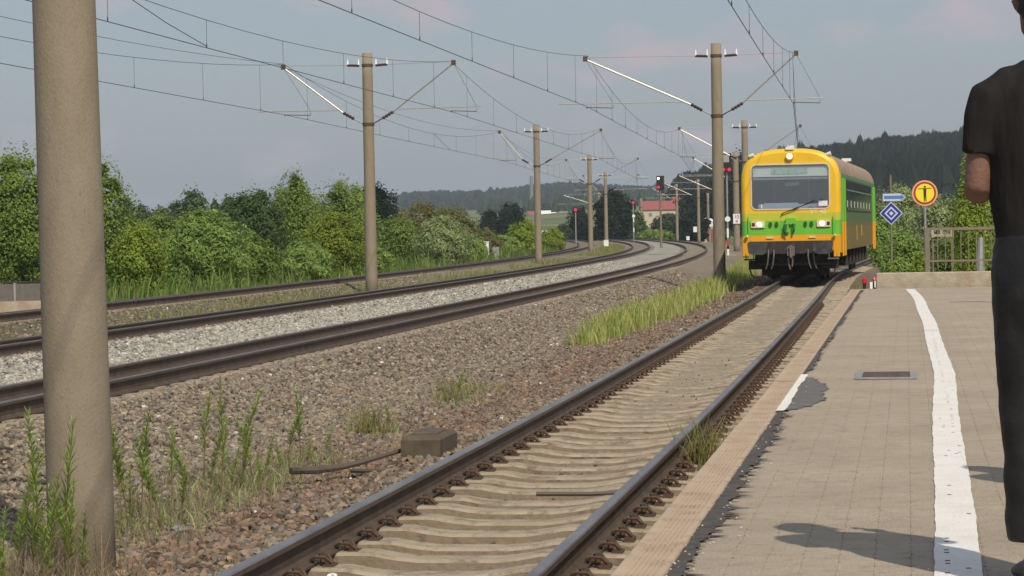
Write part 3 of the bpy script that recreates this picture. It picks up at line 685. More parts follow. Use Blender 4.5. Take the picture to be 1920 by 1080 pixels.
def mast(X, D, left, right, label, zb=-.6, top=TOPZ, r_b=.198, r_t=.165, rz=None, plate=False, lean=0):
    sl = float(t2(D+1)-t2(D-1))/2
    g = empty('catenary_mast', (X, D, 0), -math.atan(sl), label, 'mast', 'concrete overhead line masts')
    mb = MB(); n = 10; mb.tube([(0, 0, zb+(top-zb)*i/n) for i in range(n+1)], [r_b+(r_t-r_b)*i/n for i in range(n+1)], 28); o = mb.build('pole', M['concrete_mast'], g, smooth=False)
    for p in o.data.polygons: p.use_smooth = len(p.vertices) == 4
    c = math.sqrt(1+sl*sl)
    if left is not None: cantilever(g, -1, (X-left)/c, r_t)
    if right is not None: cantilever(g, 1, (right-X)/c, r_t)
    mb = MB(); mb.tube([(0, 0, BRZ-.05), (0, 0, BRZ+.05)], r_t+.03, 20); mb.tube([(0, 0, TIEZ-.04), (0, 0, TIEZ+.05)], r_t+.02, 20); mb.each('bracket_band', M['clip'], g)
    if plate:
        zc = CZ+(424-410)/23.9
        mb = MB(); mb.box(-.27, .27, -r_b-.05, -r_b-.03, zc-.38, zc+.38); pq = mb.build('number_plate', M['white'], g)
        for txt, dz in (('10', .02), ('4', -.33)):
            cu = bpy.data.curves.new('digits', 'FONT'); cu.body = txt; cu.size = .40; cu.align_x = 'CENTER'; cu.extrude = .002
            to = bpy.data.objects.new('digits', cu); COL.objects.link(to); dg = bpy.context.evaluated_depsgraph_get()
            me = bpy.data.meshes.new_from_object(to.evaluated_get(dg)); bpy.data.objects.remove(to); me.materials.clear(); me.materials.append(M['black'])
            t_ = link('digits', me, pq, (0, -r_b-.053, zc+dz)); t_.rotation_euler = (math.pi/2, 0, 0)
    MAST.append(g); return g
f = lambda fn, D: float(fn(D))
mast(-2.57, 14.95, f(t2, 14.95), f(t1, 14.95), 'huge nearest concrete mast, cut off by the top of the picture, weeds at its foot', zb=-.6)
MAST[0].location.x = -2.548; MAST[0].rotation_euler.y = -.011
mast(6.62, 81.5, f(t2, 81.5), 9.05, 'concrete mast with brackets on both sides standing in the grass strip left of the railcar')
mast(12.95, 141, f(t2, 141), 15.9, 'concrete mast rising behind the roof of the yellow railcar')
mast(17.72, 201, f(t2, 201), None, 'concrete mast with a white number plate just left of the railcar', plate=True, r_b=.26, r_t=.22)
mast(21.9, 268, f(t2, 268), None, 'far concrete mast mostly hidden behind the big central mast')
mast(22.9, 312, f(t2, 312), None, 'far concrete mast in front of the white tent roof')
mast(22.4, 345, f(t2, 345), None, 'far concrete mast right of the tall signal, by the end of the red roof')
mast(-4.55, 83, f(t4, 83), f(t3, 83), 'tall concrete mast in front of the dome-shaped dark tree, brackets on both sides')
mast(1.5, 141.5, f(t4, 141.5), f(t3, 141.5), 'second concrete mast of the left row, standing past the green bushes')
mast(6.25, 201, f(t4, 201), f(t3, 201), 'third concrete mast of the left row, left of the pole with a white foot')
mast(9.75, 262, f(t4, 262), f(t3, 262), 'fourth concrete mast of the left row, white marker at its foot')
mast(14.0, 405, f(t4, 405), f(t3, 405), 'farthest concrete mast of the left row, seen between two nearer masts')
for px, top, D in ((1202, 372, 440), (1163, 372, 455), (1327, 362, 380)):
    X, Z = atd(px, top, D); mast(X, D, None, None, {1202: 'bare distant mast in front of the long red roof', 1163: 'bare distant mast in front of the dark trees', 1327: 'bare dark distant mast over the white tent'}[px], top=Z, r_b=.22, r_t=.18)
# the mast of the left row nearest the camera stands outside the frame and carries the wires
mast(-12.8, 22, f(t4, 22), f(t3, 22), 'concrete mast left outside the picture carrying the wires of the two far tracks')

# overhead lines: contact wire, sagging messenger wire and droppers
def line(name, pts, label, skip=None, rw=.0085):
    """pts: support points (x, y)"""
    g = empty(name, (0, 0, 0), 0, label, 'overhead wires', 'overhead lines')
    for a, b in zip(pts[:-1], pts[1:]):
        L = math.hypot(b[0]-a[0], b[1]-a[1]); far = a[1] > 180
        def P3(t, z, a=a, b=b): return (a[0]+(b[0]-a[0])*t, a[1]+(b[1]-a[1])*t, z)
        mb = MB(); mb.tube([P3(i/10, CWZ-.02*math.sin(math.pi*i/10)) for i in range(11)], rw, 5); mb.build('contact_wire', M['wire'], g)
        sag = lambda t: TIEZ+.08-(TIEZ+.08-CWZ-.55)*4*t*(1-t)
        mb = MB(); mb.tube([P3(i/20, sag(i/20)) for i in range(21)], rw*.8, 5); mb.build('messenger_wire', M['wire'], g)
        nd = max(3, int(L/6.6)); 
        for i in range(nd):
            t = (i+.5)/nd; mb = MB(); mb.tube([P3(t, CWZ), P3(t, sag(t))], .0042, 4)
            mb.tube([P3(t, CWZ-.01), P3(t, CWZ+.06)], .012, 5); mb.build('dropper', M['wire'], g)
line('overhead_line', [(f(t1, -50)-1, -50), (f(t1, 14.95), 14.95), (9.05, 81.5), (15.9, 141), (21.5, 201)], 'overhead wires coming down steeply from the top of the picture to the railcar roof')
line('overhead_line', [(f(t2, -45), -45)]+[(f(t2, d), d) for d in (14.95, 81.5, 141, 201, 268, 312, 345, 405)], 'overhead wires meeting the left bracket of the big central mast')
line('overhead_line', [(f(t3, -40), -40)]+[(f(t3, d), d) for d in (22, 83, 141.5, 201, 262, 330, 405)], 'overhead wires held by the right bracket of the left tall mast')
line('overhead_line', [(f(t4, -40), -40)]+[(f(t4, d), d) for d in (22, 83, 141.5, 201, 262, 330, 405)], 'lowest overhead wires at the left, held by the left bracket of the tall mast')

def jumper(a, b, label, r=.008):
    mb = MB(); mb.tube([a, tuple((p+q)/2-(.04 if i == 2 else 0) for i, (p, q) in enumerate(zip(a, b))), b], r, 5); o = mb.build('jumper_wire', M['wire']); tag(o, label, 'overhead wires', 'jumper wires')
def on_line(fn, D0, D1, D, up):
    t = (D-D0)/(D1-D0); return (f(fn, D0)+(f(fn, D1)-f(fn, D0))*t, D, (TIEZ+.08-(TIEZ+.08-CWZ-.55)*4*t*(1-t)) if up else CWZ+.01)
jumper(on_line(t3, 22, 83, 46.5, True), on_line(t3, 22, 83, 52.5, False), 'steep diagonal wire reaching the thick wire left of the tall left mast')
jumper(on_line(t4, 83, 141.5, 116, True), on_line(t4, 83, 141.5, 121, False), 'short diagonal wire just left of the second left mast top')
for d0, d1 in ((-40, 22), (22, 83), (83, 141.5), (141.5, 201)):
    pa, pb = (f(t4, d0)-.25, d0), (f(t4, d1)-.05, d1)
    mb = MB(); mb.tube([(pa[0]+(pb[0]-pa[0])*i/14, pa[1]+(pb[1]-pa[1])*i/14, TIEZ+.10-.62*4*(i/14)*(1-i/14)) for i in range(15)], .0065, 5)
    o = mb.build('feeder_wire', M['wire']); tag(o, {-40: 'second upper wire outside the left of the picture', 22: 'second upper wire at the left, ending at the left bracket of the tall mast', 83: 'second upper wire between the tall left mast and the second left mast', 141.5: 'second upper wire between the second and third left masts'}[d0], 'overhead wires', 'feeder wires')
# ------------------------------------------------------------------ signals
def signal(px, py, D, kind, label, base=None):
    X, Z = atd(px, py, D); k = D/4800
    g = empty('railway_signal', (X, D, -.5), 0, label, 'signal'); H = Z+.5
    if kind == 'simple':
        mb = MB(); mb.tube([(0, 0, 0), (0, 0, H-.3)], .07, 8); mb.build('post', M['galv'], g)
        mb = MB(); disc(mb, 0, H, .30, -.03, .12, 18); hd = mb.build('signal_head', M['black'], g)
        mb = MB(); disc(mb, 0, H, .17, -.06, -.03, 16); mb.build('red_lamp', M['red_light'], hd)
    if kind == 'tall':
        mb = MB(); mb.tube([(0, 0, 0), (0, 0, .5), (0, 0, .9), (0, 0, H-.2)], [.28, .12, .10, .09], 8); mb.build('post', M['wood_post'], g)
        mb = MB(); mb.box(-.32, .36, -.1, .2, H-.25, H+1.05); mb.box(-.1, .3, -.05, .15, H-.5, H-.3); hd = mb.build('signal_head', M['black'], g)
        mb = MB(); disc(mb, -.16, H+.82, .11, -.16, -.1, 14); mb.build('white_lamp', M['white_light'], hd)
        mb = MB(); disc(mb, -.17, H+.05, .12, -.16, -.1, 14); mb.build('red_lamp', M['red_light'], hd)
        mb = MB(); mb.box(.30, .34, -.14, -.1, H+.2, H+.95); mb.build('side_plate', M['house_red'], hd)
    if kind == 'twin':
        mb = MB(); mb.tube([(0.05, 0, 0), (0.05, 0, H-.2)], .055, 8); mb.build('post', M['galv'], g)
        mb = MB(); mb.box(-.30, .34, -.05, .15, H-.35, H+1.0); hd = mb.build('signal_head', M['black'], g)
        for dx in (-.17, .2):
            mb = MB(); disc(mb, dx, H, .105, -.1, -.05, 14); mb.build('red_lamp', M['red_light'], hd)
        mb = MB(); mb.box(-.17, .2, -.07, -.05, H+.45, H+.9); mb.build('indicator', M['galv'], hd)
        mb = MB(); disc(mb, .05, H-3.05, .17, -.09, -.06, 18); mb.build('white_disc', M['white'], g)
        for z0, mm in ((H-3.9, 'white'), (H-4.6, 'red_plastic'), (H-5.0, 'white')):
            mb = MB(); mb.box(0.0-.01, .11, -.075, -.058, z0-.3, z0+.28); mb.build('mast_plate', M[mm], g)
signal(1079, 393, 290, 'simple', 'red signal lamp on a short post left of the third mast')
signal(1187, 380, 330, 'simple', 'red signal lamp at the left end of the long red roof')
signal(1238, 352, 225, 'tall', 'tall signal with white and red lamps standing between the curving tracks')
signal(1361, 318, 158, 'twin', 'signal with two red lamps squeezed between the central mast and the number plate mast')
X, Z = atd(1188, 405, 300); g = empty('marker_post', (X, 300, -.5), 0, 'thin striped post with a white disc under the left end of the red roof', 'post')
mb = MB(); mb.tube([(0, 0, 0), (0, 0, Z+.5)], .045, 6); mb.build('post', M['galv'], g)
mb = MB(); disc(mb, 0, Z+.5, .18, -.08, -.05, 14); mb.build('white_disc', M['white'], g)
for z0 in (Z-.7, Z-1.9):
    mb = MB(); mb.box(-.06, .06, -.06, -.046, z0+.5, z0+1.0); mb.build('white_band', M['white'], g)

# trackside boxes and posts
def simple_box(name, px0, px1, py0, py1, D, m, label, cat, depth=.3):
    x0, z1 = atd(px0, py0, D); x1, z0 = atd(px1, py1, D)
    g = empty(name, ((x0+x1)/2, D, z0-.15), 0, label, cat); w_ = (x1-x0)/2; h = z1-z0+.15
    mb = MB(); mb.cbox(-w_, w_, 0, depth, 0, h-.04, .02); mb.build('body', m, g)
    mb = MB(); mb.cbox(-w_-.02, w_+.02, -.02, depth+.02, h-.04, h, .015); mb.build('cap', m, g); return g
simple_box('white_marker', 906, 917, 453, 481, 172, M['white'], 'white upright board in the grass left of the second mast', 'marker')
simple_box('cable_box', 924, 936, 463, 483, 172, M['galv'], 'pale grey box right beside the white board in the grass', 'box')
simple_box('white_marker', 1032, 1039, 441, 449, 235, M['white'], 'small white marker in the grass at the bend of the far left track', 'marker')
simple_box('white_marker', 1132, 1141, 450, 459, 258, M['white'], 'white marker block at the foot of the fourth left mast', 'marker')
simple_box('white_marker', 1287, 1293, 443, 448, 330, M['white'], 'tiny white marker right of the paired far masts', 'marker')
simple_box('white_marker', 1300, 1307, 425, 433, 335, M['white'], 'tiny white marker in front of the white tent', 'marker')
# low sheet wall on the left
g = empty('sheet_wall', (-16.2, 79, -.76), .25, 'low dark sheet wall with pale posts at the left edge beyond the tracks', 'wall')
pm = MB(); pm.box(.02, .81, -.02, .02, .1, 1.02); pmm = pm.mesh('panel', M['sheet']); pp = MB(); pp.box(-.03, .03, -.05, .05, 0, 1.05); ppm = pp.mesh('post', M['galv'])
for k in range(-5, 2): link('panel', pmm, g, (k*.83, 0, 0)); link('post', ppm, g, (k*.83, -.02, 0))
link('post', ppm, g, (2*.83, -.02, 0)); mb = MB(); mb.box(-4.2, 1.7, -.05, .05, 1.05, 1.10); mb.build('top_rail', M['dark_steel'], g)
mb = MB(); mb.box(-4.4, 3.0, -1.2, -.6, 0, .50); mb.build('kerb', M['wall_conc'], g)
# brown box and pipe beside the near track
g = empty('point_box', (-.70, 20.5, -.31), -TH, 'old dark brown box beside the near track with a pipe in front of it', 'box')
mb = MB(); mb.cbox(-.22, .10, 0, .80, 0, .30, .03); mb.build('housing', M['box_steel'], g)
mb = MB(); mb.cbox(-.17, .04, .2, .65, .30, .32, .012); mb.build('lid', M['box_steel'], g)
o = MB(); o.tube([(-1.75, 19.9, -.21), (-1.55, 20.05, -.22), (-1.38, 20.2, -.215), (-1.22, 20.33, -.19), (-1.05, 20.5, -.155), (-.92, 20.65, -.13)], [.028, .030, .026, .024, .02, .018], 8)
tag(o.build('pipe', M['pipe']), 'dark rusty pipe lying on the ballast, leading to the brown box', 'pipe')
o = MB(); o.tube([(-1.30, 20.25, -.25), (-.95, 20.0, -.24), (-.72, 19.8, -.25)], .018, 7)
tag(o.build('pipe', M['pipe']), 'short thin rod lying in front of the brown box under the longer pipe', 'pipe')
o = MB(); o.tube([(.14, 17.62, -.19), (.5, 17.6, -.195), (.83, 17.63, -.19)], .017, 6)
tag(o.build('rod', M['pipe']), 'dark straight rod lying across the sleepers between the near rails', 'rod')
# litter
def crumple(name, x, y, z, s, m, label):
    bm = bmesh.new(); bmesh.ops.create_icosphere(bm, subdivisions=2, radius=s)
    for v in bm.verts: v.co *= R.uniform(.6, 1.15); v.co.z *= .6
    me = bpy.data.meshes.new(name); bm.to_mesh(me); bm.free(); me.materials.append(m); o = link(name, me, None, (x, y, z)); tag(o, label, 'litter')
crumple('crumpled_paper', 2.12, 21.3, -.10, .05, M['white'], 'larger crumpled white paper between the right rail and the platform edge')
crumple('crumpled_paper', 2.35, 22.6, -.12, .035, M['coping'], 'pinkish scrap just beyond the crumpled white paper by the platform edge')
crumple('crumpled_paper', 1.43, 17.3, -.12, .035, M['white'], 'small white scrap nearest the camera beside the right rail')
crumple('crumpled_paper', -.98, 13.5, -.18, .03, M['white'], 'white scrap lying beside the left rail near the bottom of the picture')
crumple('pale_stone', -2.24, 16.8, -.30, .055, M['galv'], 'single pale stone right of the foot of the nearest mast')

# ------------------------------------------------------------------ railcar
def rrect(x0, x1, z0, z1, r, n=6):
    out = []
    for cx, cz, a0 in ((x1-r, z1-r, 0), (x0+r, z1-r, 90), (x0+r, z0+r, 180), (x1-r, z0+r, 270)):
        for i in range(n+1):
            a = math.radians(a0+90*i/n); out.append((cx+r*math.cos(a), cz+r*math.sin(a)))
    return out
def railcar():
    D0 = 75.0; rzv = -math.atan2(3.95, 21.0)
    g = empty('railcar', (8.20, D0, 0), rzv, 'yellow and green single railcar with lit headlights approaching on the near track', 'train')
    W = 1.45; NB = 56
    def outline(zb, w=W, shrink=0):
        """body cross-section, matched point for point: start bottom right, anticlockwise over the roof"""
        pts = []
        zc = 2.88
        for i in range(9): pts.append((w, zb+(zc-zb)*i/8))
        # corner and roof as superellipse
        n = NB-18
        for i in range(1, n+1):
            a = math.pi*i/(n+1); ca, sa = math.cos(a), math.sin(a)
            e = 2/2.75; pts.append((w*math.copysign(abs(ca)**e, ca), zc+(3.88-zc)*abs(sa)**e))
        for i in range(9): pts.append((-w, zc-(zc-zb)*i/8))
        return pts
    L = 22.4; ys = [0, .05, .14, .62, .621, .95, .951, L-.95, L-.949, L-.14, L-.05, L]; ins = [.13, .035, 0, 0, .0, .0, .0, 0, 0, 0, .035, .13]
    V = []; F = []; mi = []
    for y, s in zip(ys, ins):
        zb = .80 if (y < .65 or y > L-.65) else .86
        for (x, z) in outline(zb):
            k = 1-s/W; V.append((x*k, y, 2.0+(z-2.0)*(1-s/1.9)))
    for i in range(len(ys)-1):
        for j in range(NB-1):
            F.append((i*NB+j, i*NB+j+1, (i+1)*NB+j+1, (i+1)*NB+j))
            zz = (V[i*NB+j][2]+V[i*NB+j+1][2])/2; mi.append(1 if (zz > 3.12 and ys[i] > .10 and ys[i] < L-.2) else 0)
    # front face with windscreen opening
    wl = []
    WX, WZ0, WZ1, WR = 1.125, 2.12, 3.40, .13
    o0 = [V[j] for j in range(NB)]
    mb = MB(); bm = bmesh.new()
    outer = [bm.verts.new((x, 0, z)) for (x, _, z) in o0]
    me = bpy.data.meshes.new('body'); me.from_pydata(V, [], F)
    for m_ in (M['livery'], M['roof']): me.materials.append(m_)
    me.polygons.foreach_set('material_index', mi); me.polygons.foreach_set('use_smooth', [True]*len(F))
    b = bmesh.new(); b.from_mesh(me); b.verts.ensure_lookup_table(); bm.free()
    ring = [b.verts[j] for j in range(NB)]
    inner = []
    cz = (WZ0+WZ1)/2
    rr_ = rrect(-WX, WX, WZ0, WZ1, WR, 13)       # 56 points, starting at right side top corner going anticlockwise
    # start at the point matching bottom right
    n = len(rr_); st = 3*14
    rr2 = [rr_[(st+i) % n] for i in range(n)]
    # remap by arc fraction to NB points over the sides and top; the bottom is closed separately
    inner = [b.verts.new((x, 0, z)) for x, z in rr2]
    for j in range(NB-1):
        q = b.faces.new((ring[j], inner[j], inner[j+1], ring[j+1])); q.material_index = 0
    q = b.faces.new((ring[NB-1], inner[NB-1], inner[0], ring[0])); q.material_index = 0
    end = [b.verts[(len(ys)-1)*NB+j] for j in range(NB)] if b.verts.ensure_lookup_table() is None else None
    b.faces.new(end)
    inn2 = [b.verts.new((x, .05, z)) for x, z in rr2]
    for j in range(n): b.faces.new((inner[j], inner[(j+1) % n], inn2[(j+1) % n], inn2[j]))
    bmesh.ops.recalc_face_normals(b, faces=b.faces); b.to_mesh(me); b.free()
    body = link('body', me, g)
    def ring_frame(name, x0, x1, z0, z1, r, t, y0, y1, m_, par):
        a = rrect(x0, x1, z0, z1, r, 6); c = rrect(x0-t, x1+t, z0-t, z1+t, r+t, 6); k = len(a); mb = MB()
        vs = [(x, y0, z) for x, z in a]+[(x, y0, z) for x, z in c]+[(x, y1, z) for x, z in a]+[(x, y1, z) for x, z in c]; fs = []
        for i in range(k):
            j = (i+1) % k; fs += [(i, j, k+j, k+i), (k+i, k+j, 3*k+j, 3*k+i), (i, 2*k+i, 2*k+j, j)]
        mb.add(vs, fs); return mb.build(name, m_, par)
    wf = ring_frame('windscreen_frame', -WX, WX, WZ0, WZ1, WR, .035, -.018, .0, M['liv_cream'], g)
    mb = MB(); mb.prism(rrect(-WX, WX, WZ0, WZ1, WR), .012, .018); wp = mb.build('windscreen', M['glass_cab'], g)
    # cab interior
    mb = MB(); mb.box(-1.3, 1.3, 1.75, 1.80, .95, 3.4); mb.box(-1.3, -1.25, .06, 1.75, .95, 3.1); mb.box(1.25, 1.3, .06, 1.75, .95, 3.1); mb.box(-1.25, 1.25, .06, 1.75, .95, 1.0); mb.build('cab_interior', M['cab_grey'], g)
    mb = MB(); mb.box(-.95, 1.0, .10, .55, 1.9, 2.25); mb.box(-.8, .2, .18, .45, 2.25, 2.29); mb.build('driver_desk', M['cab_blue'], g)
    mb = MB(); mb.box(-1.1, 1.1, .06, .16, 3.06, 3.35); ds = mb.build('destination_box', M['cream'], g)
    mb = MB(); mb.box(-.56, .50, .045, .06, 3.13, 3.30); mb.build('destination_blind', mat('pale_blind', (.55, .66, .55), .6, col2=(.30, .42, .34), scale=14, lo=.5, hi=.6, stretch=(2.5, 1, .8)), ds)
    mb = MB(); mb.box(-1.1, 1.1, .07, .16, 2.97, 3.03); mb.build('sun_visor', M['galv'], g)
    mb = MB(); mb.box(-.22, .20, .8, .83, 2.80, 2.90); mb.build('cab_panel', M['cream'], g)
    for x in (-.62, .40, 1.0):
        mb = MB(); mb.box(x, x+.05, 1.6, 1.66, 1.2, 3.2); mb.build('cab_post', M['cab_blue'], g)
    mb = MB(); mb.box(.82, 1.08, .004, .010, 2.18, 2.33); mb.build('paper_notice', M['white'], g)
    mb = MB(); mb.box(-.86, -.83, .004, .010, 2.14, 2.26); mb.build('paper_notice', M['white'], g)
    # driver
    # wiper
    mb = MB(); mb.tube([(-.28, -.05, 1.93), (-.22, -.06, 1.99), (.15, -.06, 2.12)], .016, 6); mb.tube([(.0, -.055, 2.05), (.72, -.045, 2.36)], .012, 6); mb.tube([(.1, -.045, 2.12), (.95, -.04, 2.38)], .008, 5); mb.build('wiper', M['black'], g)
    # vehicle number
    cu = bpy.data.curves.new('n', 'FONT'); cu.body = 'VT 48'; cu.size = .19; cu.align_x = 'CENTER'; cu.extrude = .002
    to = bpy.data.objects.new('n', cu); COL.objects.link(to); dg = bpy.context.evaluated_depsgraph_get(); tm = bpy.data.meshes.new_from_object(to.evaluated_get(dg)); bpy.data.objects.remove(to)
    tm.materials.clear(); tm.materials.append(mat('cream_number', (.85, .78, .45), .5)); t_ = link('vehicle_number', tm, g, (.80, -.006, 1.95)); t_.rotation_euler = (math.pi/2, 0, 0)
    # headlights
    for s in (-1, 1):
        c = s*.96; mb = MB(); mb.prism(rrect(c-.20, c+.20, 1.57, 1.76, .03), -.05, .0); hl = mb.build('headlight', M['liv_cream'], g)
        mb = MB(); disc(mb, c-s*.05, 1.665, .075, -.065, -.05, 20); disc(mb, c-s*.03, 1.68, .06, -.064, -.05, 20); mb.build('lamp_lens', M['lamp_on'], hl)
        mb = MB(); mb.prism(rrect(c+s*.135-.045, c+s*.135+.045, 1.615, 1.72, .015), -.058, -.05); mb.build('tail_lens', M['tail_lens'], hl)
        for dx in (.42, .60):
            mb = MB(); e = [(s*dx+.052*math.cos(q*math.pi/8), 1.655+.085*math.sin(q*math.pi/8)) for q in range(16)]; mb.prism(e, -.03, 0); mb.build('jumper_socket', mat('dark_green_socket', (.03, .07, .015), .6), g)
        mb = MB(); mb.prism([(s*.70, .86), (s*.66, 1.12), (s*.72, 1.17), (s*1.20, 1.17), (s*1.25, 1.10), (s*1.22, .84), (s*1.1, .78), (s*.8, .78)], -.42, -.36); bf = mb.build('buffer_plate', M['buffer'], g)
        mb = MB(); mb.tube([(s*.93, -.37, .98), (s*.93, .1, .98)], .10, 12); mb.build('buffer_shank', M['dark_steel'], bf)
        mb = MB(); mb.box(s*1.22-.18, s*1.22+.20 if s > 0 else s*1.22+.18, -.02, .06, .72, 1.05) if False else None
        mb = MB(); mb.tube([(s*1.24, -.05, 1.90), (s*1.24, -.06, 1.45), (s*1.26, -.05, 1.40)], .012, 6); mb.build('handrail', M['liv_green'], g)
        mb = MB(); mb.tube([(s*1.28, -.11, 1.38), (s*1.28, -.11, 1.33), (s*1.28, -.06, 1.30)], [.02, .06, .03], 8); mb.build('marker_bracket', M['liv_green'], g)
        for dx in (.50, .66):
            mb = MB(); mb.tube([(s*dx, -.10, .92), (s*dx, -.16, .72), (s*(dx+.03), -.14, .5), (s*(dx+.08), -.10, .36)], .020, 7); mb.build('brake_hose', M['hose'], g)
        mb = MB(); mb.box(s*1.22-.16, s*1.22+.16, -.03, .3, .62, .66); mb.tube([(s*1.33, .0, .66), (s*1.33, .0, .8)], .015, 6); mb.tube([(s*1.1, .0, .66), (s*1.1, .0, .8)], .015, 6); mb.build('step', M['hose'] if s > 0 else M['dark_steel'], g)
        mb = MB(); mb.tube([(s*1.12, .1, 3.72), (s*1.12, .08, 3.80)], [.03, .03], 8); mb.tube([(s*1.12-.09, .08, 3.80), (s*1.12+.07, .06, 3.84)], [.04, .065], 10); mb.build('roof_lamp', M['white'], g, loc=(0, 0, -.13))
        mb = MB(); mb.box(s*.62-.1, s*.62+.1, -.06, 0, 1.25, 1.29); mb.build('step_plate', M['liv_cream'], g)
    mb = MB(); disc(mb, 0, 3.64, .115, -.09, .1, 24); th = mb.build('top_headlight', M['liv_orange'], g)
    mb = MB(); disc(mb, 0, 3.65, .085, -.10, -.09, 20); mb.build('lamp_lens', M['lamp_on'], th)
    mb = MB(); mb.box(-.12, .12, -.02, .25, 3.84, 3.92); mb.tube([(-.05, .0, 3.9), (-.05, .0, 3.98)], .02, 6); mb.box(.0, .14, .0, .1, 3.92, 3.96); mb.build('horn', M['white'], g)
    # centre socket and hoses
    mb = MB(); mb.box(-.14, .14, -.10, 0, 1.66, 1.84); mb.box(-.18, -.06, -.09, 0, 1.42, 1.70); mb.each('coupling_socket', M['liv_green'], g)
    mb = MB(); mb.tube([(-.15, -.12, 1.66), (-.17, -.13, 1.45), (-.13, -.10, 1.32)], [.05, .05, .03], 8); mb.tube([(.08, -.12, 1.68), (.10, -.12, 1.5), (.06, -.1, 1.38)], [.025, .035, .03], 8); mb.each('cable_plug', mat('dark_green_plug', (.035, .10, .03), .6), g)
    # livery shapes on the apron, bumper beam, coupling
    mb = MB(); mb.box(-1.18, 1.18, -.025, .06, 1.17, 1.245); mb.build('bumper_beam', M['liv_orange'], g)
    mb = MB(); mb.box(-1.0, 1.0, -.032, .10, .80, 1.168); mb.build('headstock', M['dark_steel'], g)
    mb = MB(); mb.tube([(0, -.05, 1.0), (0, -.36, .98)], .055, 8); mb.tube([(0, -.33, 1.05), (0, -.36, .72), (.02, -.33, .66), (.05, -.30, .8)], .03, 7); mb.box(-.10, .12, -.30, -.22, .74, 1.02); cp = mb.build('screw_coupling', M['hose'], g)
    mb = MB(); mb.tube([(-.08, -.2, .70), (-.06, -.2, .50), (-.02, -.2, .34)], .022, 6); mb.tube([(.06, -.2, .70), (.05, -.2, .55), (.03, -.2, .42)], .022, 6); mb.each('coupling_link', M['hose'], cp)
    mb = MB(); mb.box(-1.12, 1.12, .55, .62, .42, .80); mb.box(-1.0, 1.0, 1.5, 1.56, .14, .62); mb.box(-1.3, -.9, .5, 1.0, .34, .60); mb.box(.9, 1.3, .5, 1.0, .34, .60); mb.tube([(-1.2, .4, .5), (1.2, .4, .5)], .05, 8); mb.build('track_clearer', M['dark_steel'], g)
    # corner aprons
    for s in (-1, 1):
        mb = MB(); mb.box(min(s*1.24, s*1.42), max(s*1.24, s*1.42), -.008, .05, .70, 1.30); mb.build('corner_apron', M['liv_orange'], g)
    # side: doors, windows, bottom
    for s in (-1, 1):
        for y0 in (.95, L-1.9):
            x = s*W
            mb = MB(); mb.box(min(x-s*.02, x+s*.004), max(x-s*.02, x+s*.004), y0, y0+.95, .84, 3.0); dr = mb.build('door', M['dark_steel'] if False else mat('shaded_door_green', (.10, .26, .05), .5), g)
            mb = MB(); mb.box(min(x, x+s*.008), max(x, x+s*.008), y0+.2, y0+.75, 1.95, 2.85); mb.build('door_window', M['dark_glass'], dr)
            for yy in (y0-.14, y0+1.0):
                mb = MB(); mb.box(min(x, x+s*.05), max(x, x+s*.05), yy, yy+.09, 1.72, 3.0); mb.build('door_pillar', M['liv_green'], g)
                mb = MB(); mb.box(min(x, x+s*.05), max(x, x+s*.05), yy, yy+.09, .70, 1.715); mb.build('door_pillar', M['liv_orange'], g)
        nW = 8; y = 3.2; dy = (L-6.4)/nW
        for k in range(nW):
            x = s*W; ya, yb = y+k*dy+.10, y+(k+1)*dy-.10
            mb = MB(); mb.box(min(x, x+s*.012), max(x, x+s*.012), ya-.05, yb+.05, 2.02, 2.98); wfr = mb.build('window_frame', M['black'], g)
            mb = MB(); mb.box(min(x+s*.012, x+s*.016), max(x+s*.012, x+s*.016), ya, yb, 2.07, 2.93); mb.build('window_pane', M['dark_glass'], wfr)
            mb = MB(); mb.box(min(x+s*.016, x+s*.02), max(x+s*.016, x+s*.02), ya+.1, ya+.38, 2.15, 2.36); mb.build('curtain_glint', M['white'], wfr)  # white curtain glint painted as a patch on the pane
            mb = MB(); mb.box(min(x+s*.016, x+s*.03), max(x+s*.016, x+s*.03), ya, yb, 2.66, 2.69); mb.build('sash_bar', M['galv'], wfr)
    for y in (5.5, 15.5):
        mb = MB(); mb.box(-.3, .3, y, y+1.2, 3.86, 3.98); mb.build('roof_vent', M['roof'], g)
    mb = MB(); mb.tube([(1.12, 9, 3.62), (1.12, 9, 3.72)], .05, 8); mb.box(1.0, 1.3, 8.95, 9.1, 3.68, 3.78); mb.build('roof_lamp', M['white'], g)
    mb = MB(); mb.box(W, W+.01, 12.0, 12.25, 1.25, 1.6); mb.box(W, W+.01, 9.0, 9.06, 1.1, 1.6); mb.each('side_notice', mat('ochre_notice', (.6, .45, .06), .5), g)
    # underframe and bogies
    mb = MB(); mb.box(-1.15, 1.15, 1.2, L-1.2, .62, .90)
    for y in (6.5, 9.2, 12.0, 14.6): mb.box(-1.25, 1.25, y, y+1.7, .32, .80)
    for y in range(5, 19, 2): mb.tube([(1.30, y+.3, .35), (1.30, y+.3, .85)], .06, 8)
    mb.build('underframe', M['dark_steel'], g)
    wm = MB(); n = 28
    for s in (-1, 1):
        wm.tube([(s*.69, 0, .43), (s*.715, 0, .43)], [.455, .455], n); wm.tube([(s*.715, 0, .43), (s*.82, 0, .43)], [.43, .425], n)
    wm.tube([(-.75, 0, .43), (.75, 0, .43)], .08, 10); wmm = wm.mesh('wheelset', M['wheel'])
